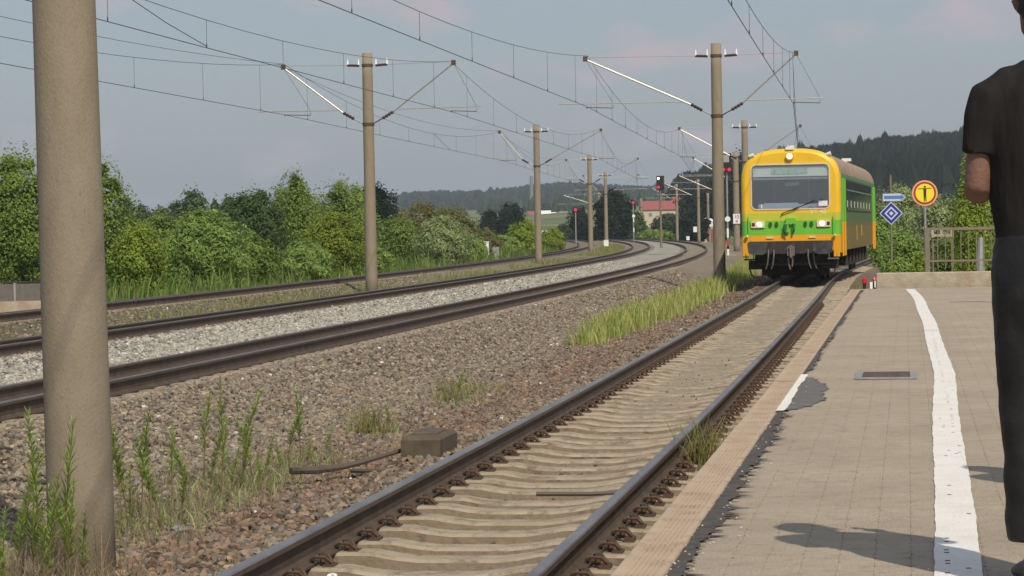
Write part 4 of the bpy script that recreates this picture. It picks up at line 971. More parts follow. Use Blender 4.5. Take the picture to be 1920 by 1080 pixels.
    for yb in (3.6, L-3.6):
        mb = MB()
        for s in (-1, 1):
            mb.box(s*1.0-.06, s*1.0+.06, -1.35, 1.35, .42, .58); mb.box(s*1.0-.1, s*1.0+.1, -1.12, -.78, .30, .60); mb.box(s*1.0-.1, s*1.0+.1, .78, 1.12, .30, .60)
            mb.tube([(s*1.02, 0, .4), (s*1.02, 0, .72)], .12, 10)
        mb.box(-.95, .95, -.25, .25, .5, .66); mb.box(-.8, .8, -1.4, -1.3, .25, .6)
        bg = mb.build('bogie', M['dark_steel'], g, loc=(0, yb, 0))
        for dy in (-.95, .95): link('wheelset', wmm, bg, (0, dy, 0))
    mb = MB()
    for s in (-1, 1): mb.box(s*.74-.12, s*.74+.12, 1.7, 1.74, .10, .62); mb.tube([(s*1.2, .4, .62), (s*1.26, .35, .35), (s*1.20, .35, .18), (s*1.12, .4, .12)], .022, 6)
    mb.each('rail_guard', M['dark_steel'], g)
    return g
CAR = railcar()

# ------------------------------------------------------------------ people
def remeshed(name, mb, m, voxel, smooth_it=3, parent=None):
    me = mb.mesh(name, m); o = link(name, me); r = o.modifiers.new('r', 'REMESH'); r.mode = 'VOXEL'; r.voxel_size = voxel
    s = o.modifiers.new('s', 'SMOOTH'); s.iterations = smooth_it; s.factor = .6
    dg = bpy.context.evaluated_depsgraph_get(); dg.update(); nm = bpy.data.meshes.new_from_object(o.evaluated_get(dg)); bpy.data.objects.remove(o)
    nm.name = name; nm.materials.clear(); nm.materials.append(m); nm.polygons.foreach_set('use_smooth', [True]*len(nm.polygons)); return link(name, nm, parent)
def fold(o, amp, sx, sz, seed):
    """cloth folds: small displacement along normals"""
    from mathutils import noise
    me = o.data; ns = [v.normal.copy() for v in me.vertices]
    for v, n in zip(me.vertices, ns):
        q = noise.noise(Vector((v.co.x*sx+seed, v.co.y*sx, v.co.z*sz)))+.5*noise.noise(Vector((v.co.x*sx*2.3, v.co.y*sx*2, v.co.z*sz*2.4+seed)))
        v.co += n*amp*q
def adult(loc, rz, label, arm_up=False):
    g = empty('person', loc, rz, label, 'person')
    # skin: head, neck, arms, hands, lower legs and a core so that it is one body
    b = MB()
    b.tube([(-.01, .0, 1.50), (-.01, .01, 1.58), (-.01, .03, 1.64)], [.062, .056, .058], 14)
    b.tube([(-.01, .03, 1.60), (-.01, .045, 1.64), (-.01, .03, 1.69), (-.01, .02, 1.75), (-.01, .015, 1.80), (-.01, .01, 1.845), (-.01, .01, 1.86)],
           [(.045, .05), (.068, .082), (.075, .094), (.079, .10), (.076, .098), (.052, .07), (.01, .02)], 18)
    b.tube([(-.01, .12, 1.70), (-.01, .135, 1.715), (-.01, .11, 1.75)], [.018, .013, .01], 8)          # nose
    for s in (-1, 1): b.tube([(-.01+s*.078, .01, 1.69), (-.01+s*.09, .0, 1.72), (-.01+s*.082, .0, 1.745)], [.012, .018, .012], 8)
    b.tube([(0, 0, .90), (0, 0, 1.1), (0, 0, 1.35), (0, 0, 1.52)], [(.13, .09), (.125, .09), (.15, .10), (.07, .06)], 16)
    for s in (-1, 1):
        sh = Vector((s*.185, 0, 1.47)); el = Vector((s*.222, .01, 1.165)); wr = Vector((s*.10, .27, 1.30)); 
        b.tube([(s*.10, 0, 1.44), (s*.17, 0, 1.44), (s*.205, .01, 1.32), el], [.05, .046, .043, .040], 12)
        b.tube([el, el+(wr-el)*.35, wr], [.042, .044, .028], 12)
        hd = Vector((s*.075, .31, 1.34)); b.tube([wr, (wr+hd)/2, hd], [(.028, .022), (.040, .022), (.040, .020)], 10)
        for k in range(4):
            a = hd+Vector((0, 0, .03-.02*k)); b.tube([a, a+Vector((-s*.03, .035, .004)), a+Vector((-s*.055, .02, .002))], [.010, .009, .007], 6)
        b.tube([wr+Vector((0, .01, .02)), wr+Vector((-s*.01, .02, .055)), wr+Vector((-s*.03, .03, .075))], [.013, .011, .009], 6)
        b.tube([(s*.09, 0, .95), (s*.085, .0, .5), (s*.07, -.01, .30), (s*.06, -.01, .10), (s*.06, .0, .04)], [.08, .055, .058, .036, .04], 12)
        b.tube([(s*.06, -.03, .03), (s*.065, .06, .035), (s*.07, .14, .02)], [.03, .035, .025], 8)
    remeshed('body', b, M['skin'], .0105, 2, g)
    b = MB(); b.tube([(-.01, -.03, 1.63), (-.01, -.035, 1.68), (-.01, -.02, 1.74), (-.01, -.01, 1.81), (-.01, -.0, 1.855), (-.01, .0, 1.875)], [(.05, .04), (.084, .07), (.092, .10), (.088, .108), (.062, .08), (.01, .02)], 18)
    fold(remeshed('hair', b, M['hair'], .010, 2, g), .010, 40, 40, 2)
    # shirt
    b = MB(); b.tube([(0, 0, .97), (0, 0, 1.04), (0, 0, 1.15), (0, 0, 1.28), (0, 0, 1.38), (0, -.005, 1.46), (0, 0, 1.52), (-.005, .0, 1.555)],
                     [(.168, .125), (.170, .125), (.182, .13), (.198, .135), (.205, .13), (.185, .115), (.135, .09), (.078, .070)], 24)
    for s in (-1, 1):
        b.tube([(s*.06, 0, 1.47), (s*.13, 0, 1.465), (s*.178, 0, 1.435), (s*.198, .003, 1.38), (s*.205, .008, 1.32), (s*.209, .01, 1.275)], [.065, .072, .072, .066, .062, .064], 14)
    fold(remeshed('shirt', b, M['shirt'], .011, 3, g), .013, 8, 2.6, 5)
    b = MB(); b.tube([(-.005, 0, 1.535), (-.005, 0, 1.575)], [(.072, .068), (.066, .062)], 16); b.build('collar', M['shirt'], g, smooth=True)
    # trousers
    b = MB(); b.tube([(0, 0, .76), (0, 0, .86), (0, 0, .96), (0, 0, 1.05)], [(.165, .125), (.185, .14), (.182, .135), (.170, .122)], 24)
    for s in (-1, 1): b.tube([(s*.085, 0, .90), (s*.088, 0, .75), (s*.085, 0, .55), (s*.08, 0, .35), (s*.078, -.005, .14)], [.10, .092, .082, .074, .074], 16)
    fold(remeshed('trousers', b, M['trouser'], .011, 3, g), .009, 5, 7, 9)
    for s in (-1, 1):
        b = MB(); b.tube([(s*.062, -.075, .035), (s*.062, -.05, .05), (s*.062, .0, .05), (s*.068, .09, .04), (s*.072, .19, .028)], [(.03, .03), (.043, .045), (.044, .045), (.050, .035), (.035, .022)], 12)
        b.tube([(s*.06, -.01, .05), (s*.06, -.01, .095)], [.044, .046], 12); remeshed('shoe', b, M['shoe'], .009, 2, g)
    return g
PERS = adult((1.590, 7.5, PZ), 0.0, 'person in black T-shirt and trousers standing with back turned at the right edge')
P2 = copy_tree(PERS); P2.location = (2.62, 9.55, PZ); P2.rotation_euler = (0, 0, .2)
P2['label'] = 'person outside the right edge whose shadow crosses the white line'
# driver
g = empty('person', (0, 0, 0), 0, 'driver in a pale shirt behind the windscreen of the railcar', 'person')
b = MB(); b.tube([(0, 0, 1.5), (0, 0, 1.72), (0, 0, 1.95), (0, 0, 2.10), (0, 0, 2.16)], [(.16, .12), (.18, .12), (.20, .12), (.16, .10), (.06, .06)], 16)
for s in (-1, 1): b.tube([(s*.18, 0, 2.08), (s*.25, -.05, 1.9), (s*.22, -.28, 1.93)], [.06, .05, .04], 10)
b.box(-.16, .16, -.4, .1, 1.42, 1.56)
remeshed('shirt', b, M['drv_shirt'], .02, 2, g)
b = MB(); b.tube([(0, 0, 2.1), (0, 0, 2.22)], .05, 10); b.tube([(0, -.02, 2.18), (0, -.02, 2.25), (0, -.01, 2.33), (0, 0, 2.40), (0, 0, 2.43)], [(.05, .05), (.07, .085), (.078, .095), (.06, .07), (.01, .01)], 14); b.tube([(0, -.11, 2.27), (0, -.125, 2.28), (0, -.10, 2.31)], [.015, .012, .01], 6)
for s in (-1, 1): b.tube([(s*.22, -.26, 1.93), (s*.18, -.38, 1.95)], [.035, .03], 8)
remeshed('body', b, M['skin'], .012, 2, g)
b = MB(); b.tube([(0, .04, 2.24), (0, .03, 2.33), (0, .015, 2.40), (0, .01, 2.445)], [(.06, .05), (.083, .09), (.07, .09), (.02, .03)], 12); remeshed('hair', b, M['hair'], .014, 1, g)
g.location = CAR.matrix_basis @ Vector((.03, .88, .12)); g.rotation_euler = CAR.rotation_euler

# off-frame lamp post whose shadow lies across the platform
g = empty('lamp_post', (8.05, 29.5, PZ), 0, 'slender lamp post outside the right edge whose shadow lies across the far platform', 'lamp post')
mb = MB(); mb.tube([(0, 0, 0), (0, 0, 5.6)], [.06, .045], 12); mb.build('pole', M['galv'], g)
mb = MB(); mb.box(-.35, .10, -.08, .08, 5.6, 5.7); mb.build('lamp_head', M['galv'], g)

# ------------------------------------------------------------------ vegetation
def rgba(c): return np.concatenate([c, np.ones((len(c), 1))], 1)
def leaf_cloud(pos, nrm, size, tint, aspect=1.7, jitter=.9):
    """quads at pos oriented roughly by nrm"""
    n = len(pos); nrm = nrm+NR.normal(0, jitter, (n, 3)); nrm /= np.linalg.norm(nrm, axis=1, keepdims=True)
    r = NR.normal(size=(n, 3)); a = np.cross(nrm, r); a /= np.linalg.norm(a, axis=1, keepdims=True); b = np.cross(nrm, a)
    s = size*NR.uniform(.6, 1.3, n); sa = (s*aspect*.5)[:, None]; sb = (s*.5)[:, None]
    V = np.stack([pos-a*sa, pos-b*sb, pos+a*sa, pos+b*sb], 1).reshape(-1, 3)
    F = np.arange(n*4).reshape(n, 4); T_ = np.repeat(tint, 4, 0); return V, F, rgba(T_)
def crown_mesh(name, h, w, n, leaf, col, seed, kind='round', col2=None, clumps=34):
    f_ = 2.3 if leaf < .2 else 1.5; n = int(n*f_); leaf = leaf*(.56 if leaf < .2 else .8); clumps = int(clumps*1.6)
    rs = np.random.default_rng(seed); global NR; keep = NR; NR = rs
    cs = []; 
    for i in range(clumps):
        a = rs.uniform(0, 6.28); t = rs.random()
        if kind == 'cone': zz = t**.8; rad = (1-zz)*.95+.05
        elif kind == 'willow': zz = t; rad = math.sqrt(max(0, 1-(zz*1.02-.25)**2*1.5))*.9 if zz < .95 else .2
        else: zz = t; rad = math.sqrt(max(0.02, 1-(2*zz-1.0)**2*.92))
        rr = rad*rs.random()**.45; cr = rs.uniform(.10, .25)*(.6 if kind == 'cone' else 1)*(1.15 if t < .7 else .75)
        cs.append((math.cos(a)*rr*w*.40, math.sin(a)*rr*w*.40, .05*h+zz*.86*h, cr*w*.5*1.2, cr*min(h, w)*.5, rs.uniform(.78, 1.22), rs.random()))
    cs = np.array(cs); idx = rs.integers(0, clumps, n); c = cs[idx]
    d = rs.normal(size=(n, 3)); d /= np.linalg.norm(d, axis=1, keepdims=True); rr = rs.uniform(.45, 1.12, n)[:, None]
    stray = rs.random(n) < .06; rr[stray] *= 1.35
    off = d*rr*np.stack([c[:, 3], c[:, 3], c[:, 4]], 1)
    if kind == 'willow': off[:, 2] *= 1.9; off[:, :2] *= .8
    pos = c[:, :3]+off
    fill = rs.random(n) < .42; nf = int(fill.sum()); dd = rs.normal(size=(nf, 3)); dd /= np.linalg.norm(dd, axis=1, keepdims=True); q = rs.random((nf, 1))**.38
    az = np.arctan2(dd[:, 1], dd[:, 0]); lump = (1+.13*np.sin(az*3+seed)+.09*np.sin(az*7+dd[:, 2]*5+seed*2)+.07*np.sin(dd[:, 2]*9+az*2))[:, None]
    tw = (1-.55*np.clip(dd[:, 2:3], 0, 1)) if kind == 'cone' else 1.0
    pos[fill] = dd*q*lump*np.array([[w*.46, w*.46, h*.46]])*np.concatenate([np.ones((nf, 1))*tw, np.ones((nf, 1))*tw, np.ones((nf, 1))], 1)+np.array([[0, 0, h*.50]])
    d[fill] = dd
    spr = rs.random(n) < .05; up_ = rs.random(n)**2*.10*h; pos[spr, 2] += up_[spr]; pos[spr, :2] *= 1.04
    pos[:, 2] = np.clip(pos[:, 2], .02*h, None)
    t = c[:, 5:6]*rs.normal(1, .09, (n, 1)).clip(.7, 1.4); base = np.array([col]); 
    if col2 is not None: base = np.where(c[:, 6:7] > .55, np.array([col2]), base)
    tint = base*t; nr = d.copy(); nr[:, 2] += .35
    V, F, T_ = leaf_cloud(pos, nr, leaf, tint, aspect=3.2 if kind == 'willow' else 1.6, jitter=.5)
    me = np_mesh(name, V, F, M['leaf'], {'tint': ('FLOAT_COLOR', T_)}); NR = keep; return me, cs
def trunk_mesh(h, w, cs, seed):
    rs = random.Random(seed); mb = MB(); mb.tube([(0, 0, -.2), (rs.uniform(-.05, .05)*h*.3, 0, h*.3), (rs.uniform(-.1, .1)*w*.3, rs.uniform(-.1, .1)*w*.3, h*.78)], [.035*h, .025*h, .008*h], 8)
    for k in range(min(12, len(cs))):
        c = cs[k]; z0 = h*rs.uniform(.12, .45); mb.tube([(0, 0, z0), (c[0]*.5, c[1]*.5, z0+(c[2]-z0)*.6), (c[0], c[1], c[2])], [.014*h, .008*h, .003*h], 5)
    return mb.mesh('trunk', M['bark'])
CRB = {}; PALK = dict(deep=1.1, far=1.7, brown=2.5, dark=2.6, lime=2.1)
PAL0 = dict(mid=((.055, .105, .022), (.075, .13, .03)), dark=((.028, .060, .022), (.038, .075, .024)), lime=((.10, .18, .028), (.13, .20, .03)), light=((.075, .145, .035), (.095, .165, .045)),
           olive=((.082, .128, .018), (.068, .115, .02)), pale=((.11, .165, .075), (.09, .14, .06)), brown=((.075, .085, .035), (.06, .09, .03)), deep=((.018, .038, .022), (.024, .048, .024)), far=((.03, .055, .035), (.04, .07, .04)))
PAL = {k: tuple(tuple(min(.45, c*PALK.get(k, 2.75)*f) for c, f in zip(col, (1.18, .93, .95))) for col in v) for k, v in PAL0.items()}
def tree(px, top, hw, D, pal, kind, label, n=9000, leaf=.12, zb=-.7, group='bushes and trees beyond the tracks', cat='tree', variant=0):
    X, Zt = atd(px, top, D); h = Zt-zb; w = 2*hw*D/4800
    key = (pal, kind, variant, n, round(leaf, 3), round(h/w, 0))
    if key not in CRB:
        me, cs = crown_mesh('crown', h, w, n, leaf, PAL[pal][0], 100+len(CRB)*7, kind, PAL[pal][1]); CRB[key] = (me, trunk_mesh(h, w, cs, len(CRB)), h, w)
    me, tm, h0, w0 = CRB[key]
    g = empty('bush' if cat == 'bush' else 'tree', (X, D, zb), R.uniform(0, 6.28), label, cat, group); g.scale = (w/w0, w/w0, h/h0)
    link('crown', me, g); link('trunk', tm, g); return g
tree(40, 272, 95, 90, 'mid', 'round', 'big leafy green tree at the left edge, partly behind the nearest mast', 16000, .13)
tree(178, 290, 78, 97, 'mid', 'round', 'tall leafy tree whose edge shows right of the nearest mast', 12000, .13, variant=1)
tree(255, 415, 62, 88, 'lime', 'round', 'yellow-green leafy shrub just right of the nearest mast', 9000, .12, cat='bush')
tree(385, 392, 85, 97, 'light', 'willow', 'light green willow-like bush in front of the round dark distant tree', 13000, .11, cat='bush')
tree(300, 395, 75, 112, 'mid', 'round', 'mid green bush behind the yellow-green shrub', 9000, .13, cat='bush', variant=2)
tree(475, 350, 70, 126, 'dark', 'round', 'dark leafy tree left of the highest treetop', 9000, .15, variant=3)
tree(552, 316, 72, 130, 'mid', 'cone', 'tall tree with the highest pointed top of the middle clump', 11000, .15, variant=4)
tree(545, 345, 90, 134, 'mid', 'round', 'broad tree behind the highest pointed treetop', 9000, .15, variant=8)
tree(640, 330, 62, 136, 'mid', 'round', 'tree just left of the tall left mast top branches', 9000, .15, variant=5)
tree(668, 345, 45, 140, 'light', 'willow', 'pale pointed treetop touching the left side of the tall mast', 6000, .15, variant=6)
tree(625, 392, 66, 114, 'olive', 'round', 'olive-yellow round tree left of the tall mast', 12000, .12)
tree(572, 452, 60, 103, 'light', 'willow', 'grey-green willow bush below the olive-yellow tree', 9000, .11, cat='bush', variant=1)
tree(465, 440, 62, 101, 'mid', 'willow', 'upright green bush below the dark leafy tree', 9000, .11, cat='bush')
tree(690, 455, 50, 118, 'light', 'round', 'low light green bush behind the foot of the tall mast', 6000, .12, cat='bush', variant=3)
tree(706, 342, 50, 230, 'deep', 'round', 'dark dome-shaped conifer right of the tall mast', 9000, .22)
tree(745, 405, 55, 150, 'mid', 'round', 'green bush below the dark dome-shaped conifer', 7000, .15, cat='bush', variant=7)
tree(800, 376, 75, 172, 'brown', 'round', 'brownish green broad bush in front of the far hills', 10000, .16, cat='bush')
tree(850, 385, 50, 178, 'brown', 'round', 'brownish bush right of the broad brownish one', 7000, .16, cat='bush', variant=1)
tree(828, 408, 58, 148, 'pale', 'willow', 'pale grey-green willow bush in the middle distance', 10000, .13, cat='bush')
tree(905, 425, 42, 178, 'brown', 'round', 'low brownish green bush behind the white board', 6000, .16, cat='bush', variant=2)
tree(880, 440, 40, 160, 'light', 'round', 'small bright bush left of the white board', 6000, .13, cat='bush', variant=4)
tree(985, 412, 38, 200, 'lime', 'willow', 'bright green bush left of the second mast', 7000, .16, cat='bush')
tree(940, 438, 42, 186, 'light', 'round', 'bright low bush above the white board and grey box', 6000, .15, cat='bush', variant=5)
tree(1035, 425, 26, 224, 'lime', 'round', 'small bright bush right of the second mast', 5000, .16, cat='bush', variant=1)
for i, (px, top, hw) in enumerate([(232, 362, 26), (262, 378, 28), (300, 386, 30), (330, 374, 26), (362, 348, 33), (402, 372, 18), (430, 362, 24), (455, 372, 30)]):
    tree(px, top, hw, 330, 'dark', 'round' if i not in (5,) else 'cone', ['far dark tree just right of the nearest mast', 'second far tree right of the nearest mast', 'low far tree in the gap', 'far tree left of the round dark crown', 'round dark distant tree standing above the willow bush', 'narrow far tree right of the round dark crown', 'far ragged tree beside the dark leafy clump', 'far tree half hidden by the dark leafy clump'][i], 5000, .32, variant=20+i % 3)
for px, top, hw, D, pal, lab in [(958, 378, 32, 430, 'deep', 'round very dark far tree left of the second mast'), (918, 392, 22, 430, 'deep', 'small dark far tree left of the round dark one'), (1085, 385, 25, 420, 'deep', 'dark far tree behind the left red signal'),
        (1150, 350, 42, 400, 'deep', 'tall dark far tree behind the two masts with the bend'), (1190, 395, 22, 410, 'dark', 'dark far tree under the left end of the red roof'), (1255, 400, 40, 420, 'far', 'grey-green far tree below the red roof'),
        (1300, 395, 36, 380, 'deep', 'dark far bush left of the white tent'), (1345, 330, 45, 520, 'deep', 'dark forest-edge tree behind the central mast'), (1385, 278, 28, 480, 'deep', 'tall dark tree just left of the railcar roof'), (1300, 345, 35, 560, 'deep', 'dark forest-edge tree above the tent'),
        (1225, 430, 40, 400, 'mid', 'low green far bush beneath the red roof'), (1060, 420, 30, 420, 'far', 'pale far bush near the white houses'), (1330, 425, 45, 400, 'dark', 'low dark bush below the white tent'), (1105, 425, 30, 400, 'deep', 'low dark far bush behind the third mast')]:
    tree(px, top, hw, D, pal, 'round', lab, 5000, .35, zb=-.8, group='far trees near the village', variant=30)
# right side, behind the wall
tree(1690, 425, 50, 62, 'light', 'round', 'leafy light bush growing behind the low wall below the diamond sign', 11000, .075, zb=-.6, cat='bush', group='plants behind the platform end', variant=9)
tree(1722, 470, 22, 50, 'lime', 'round', 'small bright bush at the left of the railing post', 4000, .06, zb=-.3, cat='bush', group='plants behind the platform end', variant=9)
tree(1668, 490, 20, 48, 'lime', 'round', 'low bright plant right behind the left end of the wall', 3000, .06, zb=-.3, cat='bush', group='plants behind the platform end', variant=10)
tree(1818, 265, 40, 66, 'lime', 'cone', 'tall fresh green young tree behind the railing beside the person', 14000, .085, zb=-.6, group='plants behind the platform end', variant=11)
tree(1850, 340, 40, 70, 'mid', 'round', 'green bush behind the elbow of the person', 8000, .10, zb=-.6, cat='bush', group='plants behind the platform end', variant=12)
tree(1760, 360, 55, 130, 'pale', 'round', 'pale hazy green bush behind the round sign', 9000, .16, zb=-.6, cat='bush', group='plants behind the platform end', variant=12)
tree(1680, 345, 60, 150, 'pale', 'round', 'grey-green shrubbery behind the arrow sign', 9000, .17, zb=-.6, cat='bush', group='plants behind the platform end', variant=13)
tree(1655, 405, 30, 110, 'light', 'round', 'light bush right of the tail of the railcar', 6000, .13, zb=-.6, cat='bush', group='plants behind the platform end', variant=14)
tree(1800, 440, 60, 80, 'mid', 'round', 'low green bush seen through the railing bars', 8000, .10, zb=-.6, cat='bush', group='plants behind the platform end', variant=15)
# pale frame and post behind the railing
X0, Z0 = atd(1746, 444, 60); X1, Z1 = atd(1786, 428, 60)
g = empty('timber_frame', (X0, 60, Z0-1.0), 0, 'pale weathered timber frame seen through the railing', 'frame')
mb = MB(); mb.box(0, X1-X0, -.04, .04, 1.0, 1.06); mb.box(0, .06, -.045, .045, .98, 1.2); mb.box(X1-X0-.06, X1-X0+.02, -.045, .045, .98, 1.2); mb.box(X1-X0-.3, X1-X0-.24, -.045, .045, 1.0, 1.2); mb.box(0.06, X1-X0-.06, -.04, .04, 1.15, 1.21); mb.build('beam', M['wall_conc'], g)
X1_ = X1-X0; X0, Z0 = atd(1838, 492, 56); mb = MB(); mb.box(.02, .05, -.02, .02, 0, .98); mb.each('leg', M['wood_post'], g); mb = MB(); mb.box(X1_-.04, X1_-.01, -.02, .02, 0, .98); mb.each('leg', M['wood_post'], g)
g = empty('grey_post', (X0, 56, -.6), 0, 'stout grey post behind the railing near the person', 'post')
mb = MB(); mb.tube([(0, 0, 0), (0, 0, Z0+.6), (0.02, 0, Z0+1.15)], [.12, .10, .06], 10); mb.build('shaft', M['galv'], g)

# grasses
def blades(name, X, D, z, h, col, label, width=.012, lean=.25, group=None):
    n = len(X); a = NR.uniform(0, 6.28, n); l = NR.normal(0, lean, (n, 2)); w = width*NR.uniform(.6, 1.4, n)
    p0 = np.stack([X, D, z], 1); side = np.stack([np.cos(a), np.sin(a), np.zeros(n)], 1)*w[:, None]
    mid = p0+np.stack([l[:, 0]*h*.35, l[:, 1]*h*.35, h*.6], 1); tip = p0+np.stack([l[:, 0]*h, l[:, 1]*h, h*.98], 1)
    V = np.stack([p0-side, p0+side, mid+side*.8, mid-side*.8, mid+side*.8, tip+side*.15, tip-side*.15, mid-side*.8], 1).reshape(-1, 3)
    F = np.arange(n*8).reshape(-1, 4); T_ = rgba(np.repeat(col, 8, 0))
    o = link(name, np_mesh(name, V, F, M['grass'], {'tint': ('FLOAT_COLOR', T_)})); tag(o, label, 'grass', kind='stuff'); return o
def mixcol(n, a, b, v=.2):
    t = NR.random((n, 1)); return (np.array([a])*(1-t)+np.array([b])*t)*NR.normal(1, v, (n, 1)).clip(.5, 1.6)
# strip beside the railcar track
n = 30000; D = 43+NR.random(n)**1.15*107; u = NR.normal(0, .30, n).clip(-1.0, 1.0)*(.55+.45*np.clip((D-43)/12, 0, 1)); ctr = np.interp(D, [43, 47, 62, 80, 98, 150], [1.2, 1.75, 4.1, 6.5, 8.75, 14.3]); X = ctr+u
dens = .5+.5*np.sin(D*1.1)*np.sin(D*.43+1); keep = NR.random(n) < np.clip(.02+.75*dens*(1-.6*np.abs(u)), 0, 1); X, D, u = X[keep], D[keep], u[keep]; n = len(X)
h = NR.uniform(.18, .66, n)*(.6+.4*np.clip((D-42)/8, 0, 1))*(1-.5*np.abs(u))
blades('tall_grass', X, D, zprof(X, D)-.03, h, mixcol(n, (.33, .42, .10), (.48, .47, .17)), 'strip of tall light green grass left of the railcar track', .011, .2)
# verge under the bushes
n = 60000; D = NR.uniform(48, 270, n)**1.0; X = t4(D)-2.1-NR.random(n)**.8*7*(1+D/260); h = NR.uniform(.2, .95, n)**1.5*(1+D/400)*(.7+.5*np.sin(D*.9+X)*np.sin(D*.37))*np.clip((t4(D)-1.3-X)/1.5, .3, 1)
kp = ~((X < -10.6) & (D > 58) & (D < 80)); X, D, h = X[kp], D[kp], h[kp]; n = len(X)
blades('verge_grass', X, D, np.full(n, -.62)+.12*np.clip(2.5-(t4(D)-1.9-X), 0, 2.5)/2.5, h, mixcol(n, (.115, .205, .035), (.215, .275, .075), .3), 'rough green grass along the far side of the tracks', .03, .2)
# between third and fourth track
n = 16000; D = NR.uniform(36, 300, n); X = t3(D)-1.5-NR.random(n)*2.3; keep = (np.sin(D*.45)+np.sin(D*.17+2)+NR.normal(0, .8, n)) > -.3; X, D = X[keep], D[keep]; n = len(X)
blades('sparse_grass', X, D, zprof(X, D)-.02, NR.uniform(.08, .30, n), mixcol(n, (.20, .25, .06), (.32, .30, .13)), 'sparse yellowish grass between the two far tracks', .014, .3)
# right side behind the wall
n = 9000; D = NR.uniform(43.6, 110, n); X = np.maximum(edge(D), t1(D)+1.6)+NR.random(n)**1.2*9
blades('rough_grass', X, D, np.full(n, -.55), NR.uniform(.2, .7, n), mixcol(n, (.15, .26, .05), (.24, .30, .08)), 'rough grass behind the low wall and beside the railcar', .018, .25)
# small grass along platform foot
n = 700; D = NR.uniform(27, 41, n); X = edge(D)-.12-NR.random(n)*.35; keep = np.sin(D*1.9) > .1; X, D = X[keep], D[keep]; n = len(X)
blades('edge_grass', X, D, zprof(X, D)-.02, NR.uniform(.05, .22, n), mixcol(n, (.10, .17, .035), (.17, .2, .06)), 'thin green growth along the foot of the platform edge', .007, .4)
def tuft(x, y, z, h, n, spread, label, dry=.4):
    X = x+NR.normal(0, spread, n); D = y+NR.normal(0, spread, n); c = mixcol(n, (.20, .29, .06), (.36, .27, .13) if dry else (.3, .42, .09))
    o = blades('grass_tuft', X, D, np.full(n, z), NR.uniform(.4, 1, n)*h, c, label, .0035, .35); del o['kind']; o['category'] = 'grass tuft'; o['group'] = 'grass tufts by the near track'
tuft(1.46, 19.6, -.25, .48, 190, .085, 'green and straw-coloured grass tuft between the right rail and the platform')
tuft(-1.42, 25.0, -.33, .34, 170, .095, 'straw-coloured grass tuft in the ballast left of the near track')
tuft(-.72, 29.5, -.33, .38, 120, .11, 'taller green grass tuft further along in the ballast')
tuft(-.35, 31.0, -.33, .22, 90, .22, 'low green tuft behind the taller one in the ballast')
tuft(9.55, 71.0, -.24, .30, 60, .10, 'small bright green tuft on the right rail in front of the railcar', 0)

# tall weeds around the nearest mast: upright stems with many narrow leaves
def weed_mesh(h, seed):
    rs = random.Random(seed); s = MB(); bend = rs.uniform(-.3, .3)*h; bx = rs.uniform(-.28, .28)*h
    pts = [(bx*(t**2), bend*(t**2), h*t) for t in [i/8 for i in range(9)]]; s.tube(pts, [.0045-.003*i/8 for i in range(9)], 5); sm = s.mesh('stem', M['stem'])
    pos = []; V = []; C = []; n = int(210*h/.5)
    for i in range(n):
        t = .38+.62*(i+rs.random())/n; p = np.array([bx*t*t, bend*t*t, h*t]); a = rs.uniform(0, 6.28); l = (.060 if t < .75 else .050*(1.3-t)/.55)*rs.uniform(.5, 1.3)*(h/.5)**.5
        up = rs.uniform(.5, 1.5) if t < .85 else rs.uniform(.8, 1.6); d = np.array([math.cos(a), math.sin(a), up]); d /= np.linalg.norm(d); sd = np.array([-math.sin(a), math.cos(a), 0])*l*.06
        V += [p-sd*.4, p+d*l*.5-sd-np.array([0, 0, .0]), p+d*l*np.array([1, 1, .88]), p+d*l*.5+sd]
        k = rs.uniform(.75, 1.3); dry = 1 if (t < .45 and rs.random() < .5) else 0; c = np.array([.34, .25, .14]) if dry else np.array([.30, .40, .09])*(.80+.35*t); C.append(c*k)
    V = np.array(V); T_ = rgba(np.repeat(np.array(C), 4, 0)); F = np.arange(len(V)).reshape(-1, 4)
    return sm, np_mesh('leaves', V, F, M['grass'], {'tint': ('FLOAT_COLOR', T_)})
M['stem'] = mat('weed_stem', (.17, .12, .06), .8, col2=(.12, .14, .04), scale=6)
WM = [weed_mesh(h, 40+i) for i, h in enumerate((.50, .42, .56, .36, .30))]
def weed(px, top, D, label, k, group='tall weeds around the nearest mast'):
    X, Z = atd(px, top, D); zb = float(zprof(np.array([X]), np.array([D]))[0])-.03; sm, lm = WM[k]; h0 = (.50, .42, .56, .36, .30)[k]
    g = empty('weed', (X, D, zb), R.uniform(0, 6.28), label, 'weed', group); sc = (Z-zb)/h0; g.scale = (min(sc, 1.5), min(sc, 1.5), sc); g.rotation_euler = (R.uniform(-.08, .08), R.uniform(-.08, .08), R.uniform(0, 6)); link('stem', sm, g); link('leaves', lm, g)
ws = [(72, 775, 14.2), (110, 785, 14.1), (60, 915, 13.8), (90, 890, 13.6), (118, 900, 13.5), (8, 1010, 13.2), (30, 930, 14.2), (150, 960, 13.9), (220, 780, 17), (236, 805, 17.2), (262, 770, 18), (282, 815, 17.6), (318, 800, 18.4), (352, 815, 18),
      (380, 735, 20), (392, 790, 19.5), (418, 708, 20.5), (410, 790, 19), (452, 735, 20.5), (448, 800, 19.6), (470, 780, 20), (500, 818, 20.5), (535, 755, 21.5), (560, 735, 22), (528, 830, 20.4), (575, 820, 21.2), (610, 800, 22), (300, 850, 17.2), (245, 880, 16.4), (340, 870, 17.4), (430, 840, 18.8), (490, 850, 19.6), (855, 690, 29), (730, 755, 25), (40, 880, 14.6), (95, 960, 13.4), (135, 905, 14.0), (5, 960, 13.6)]
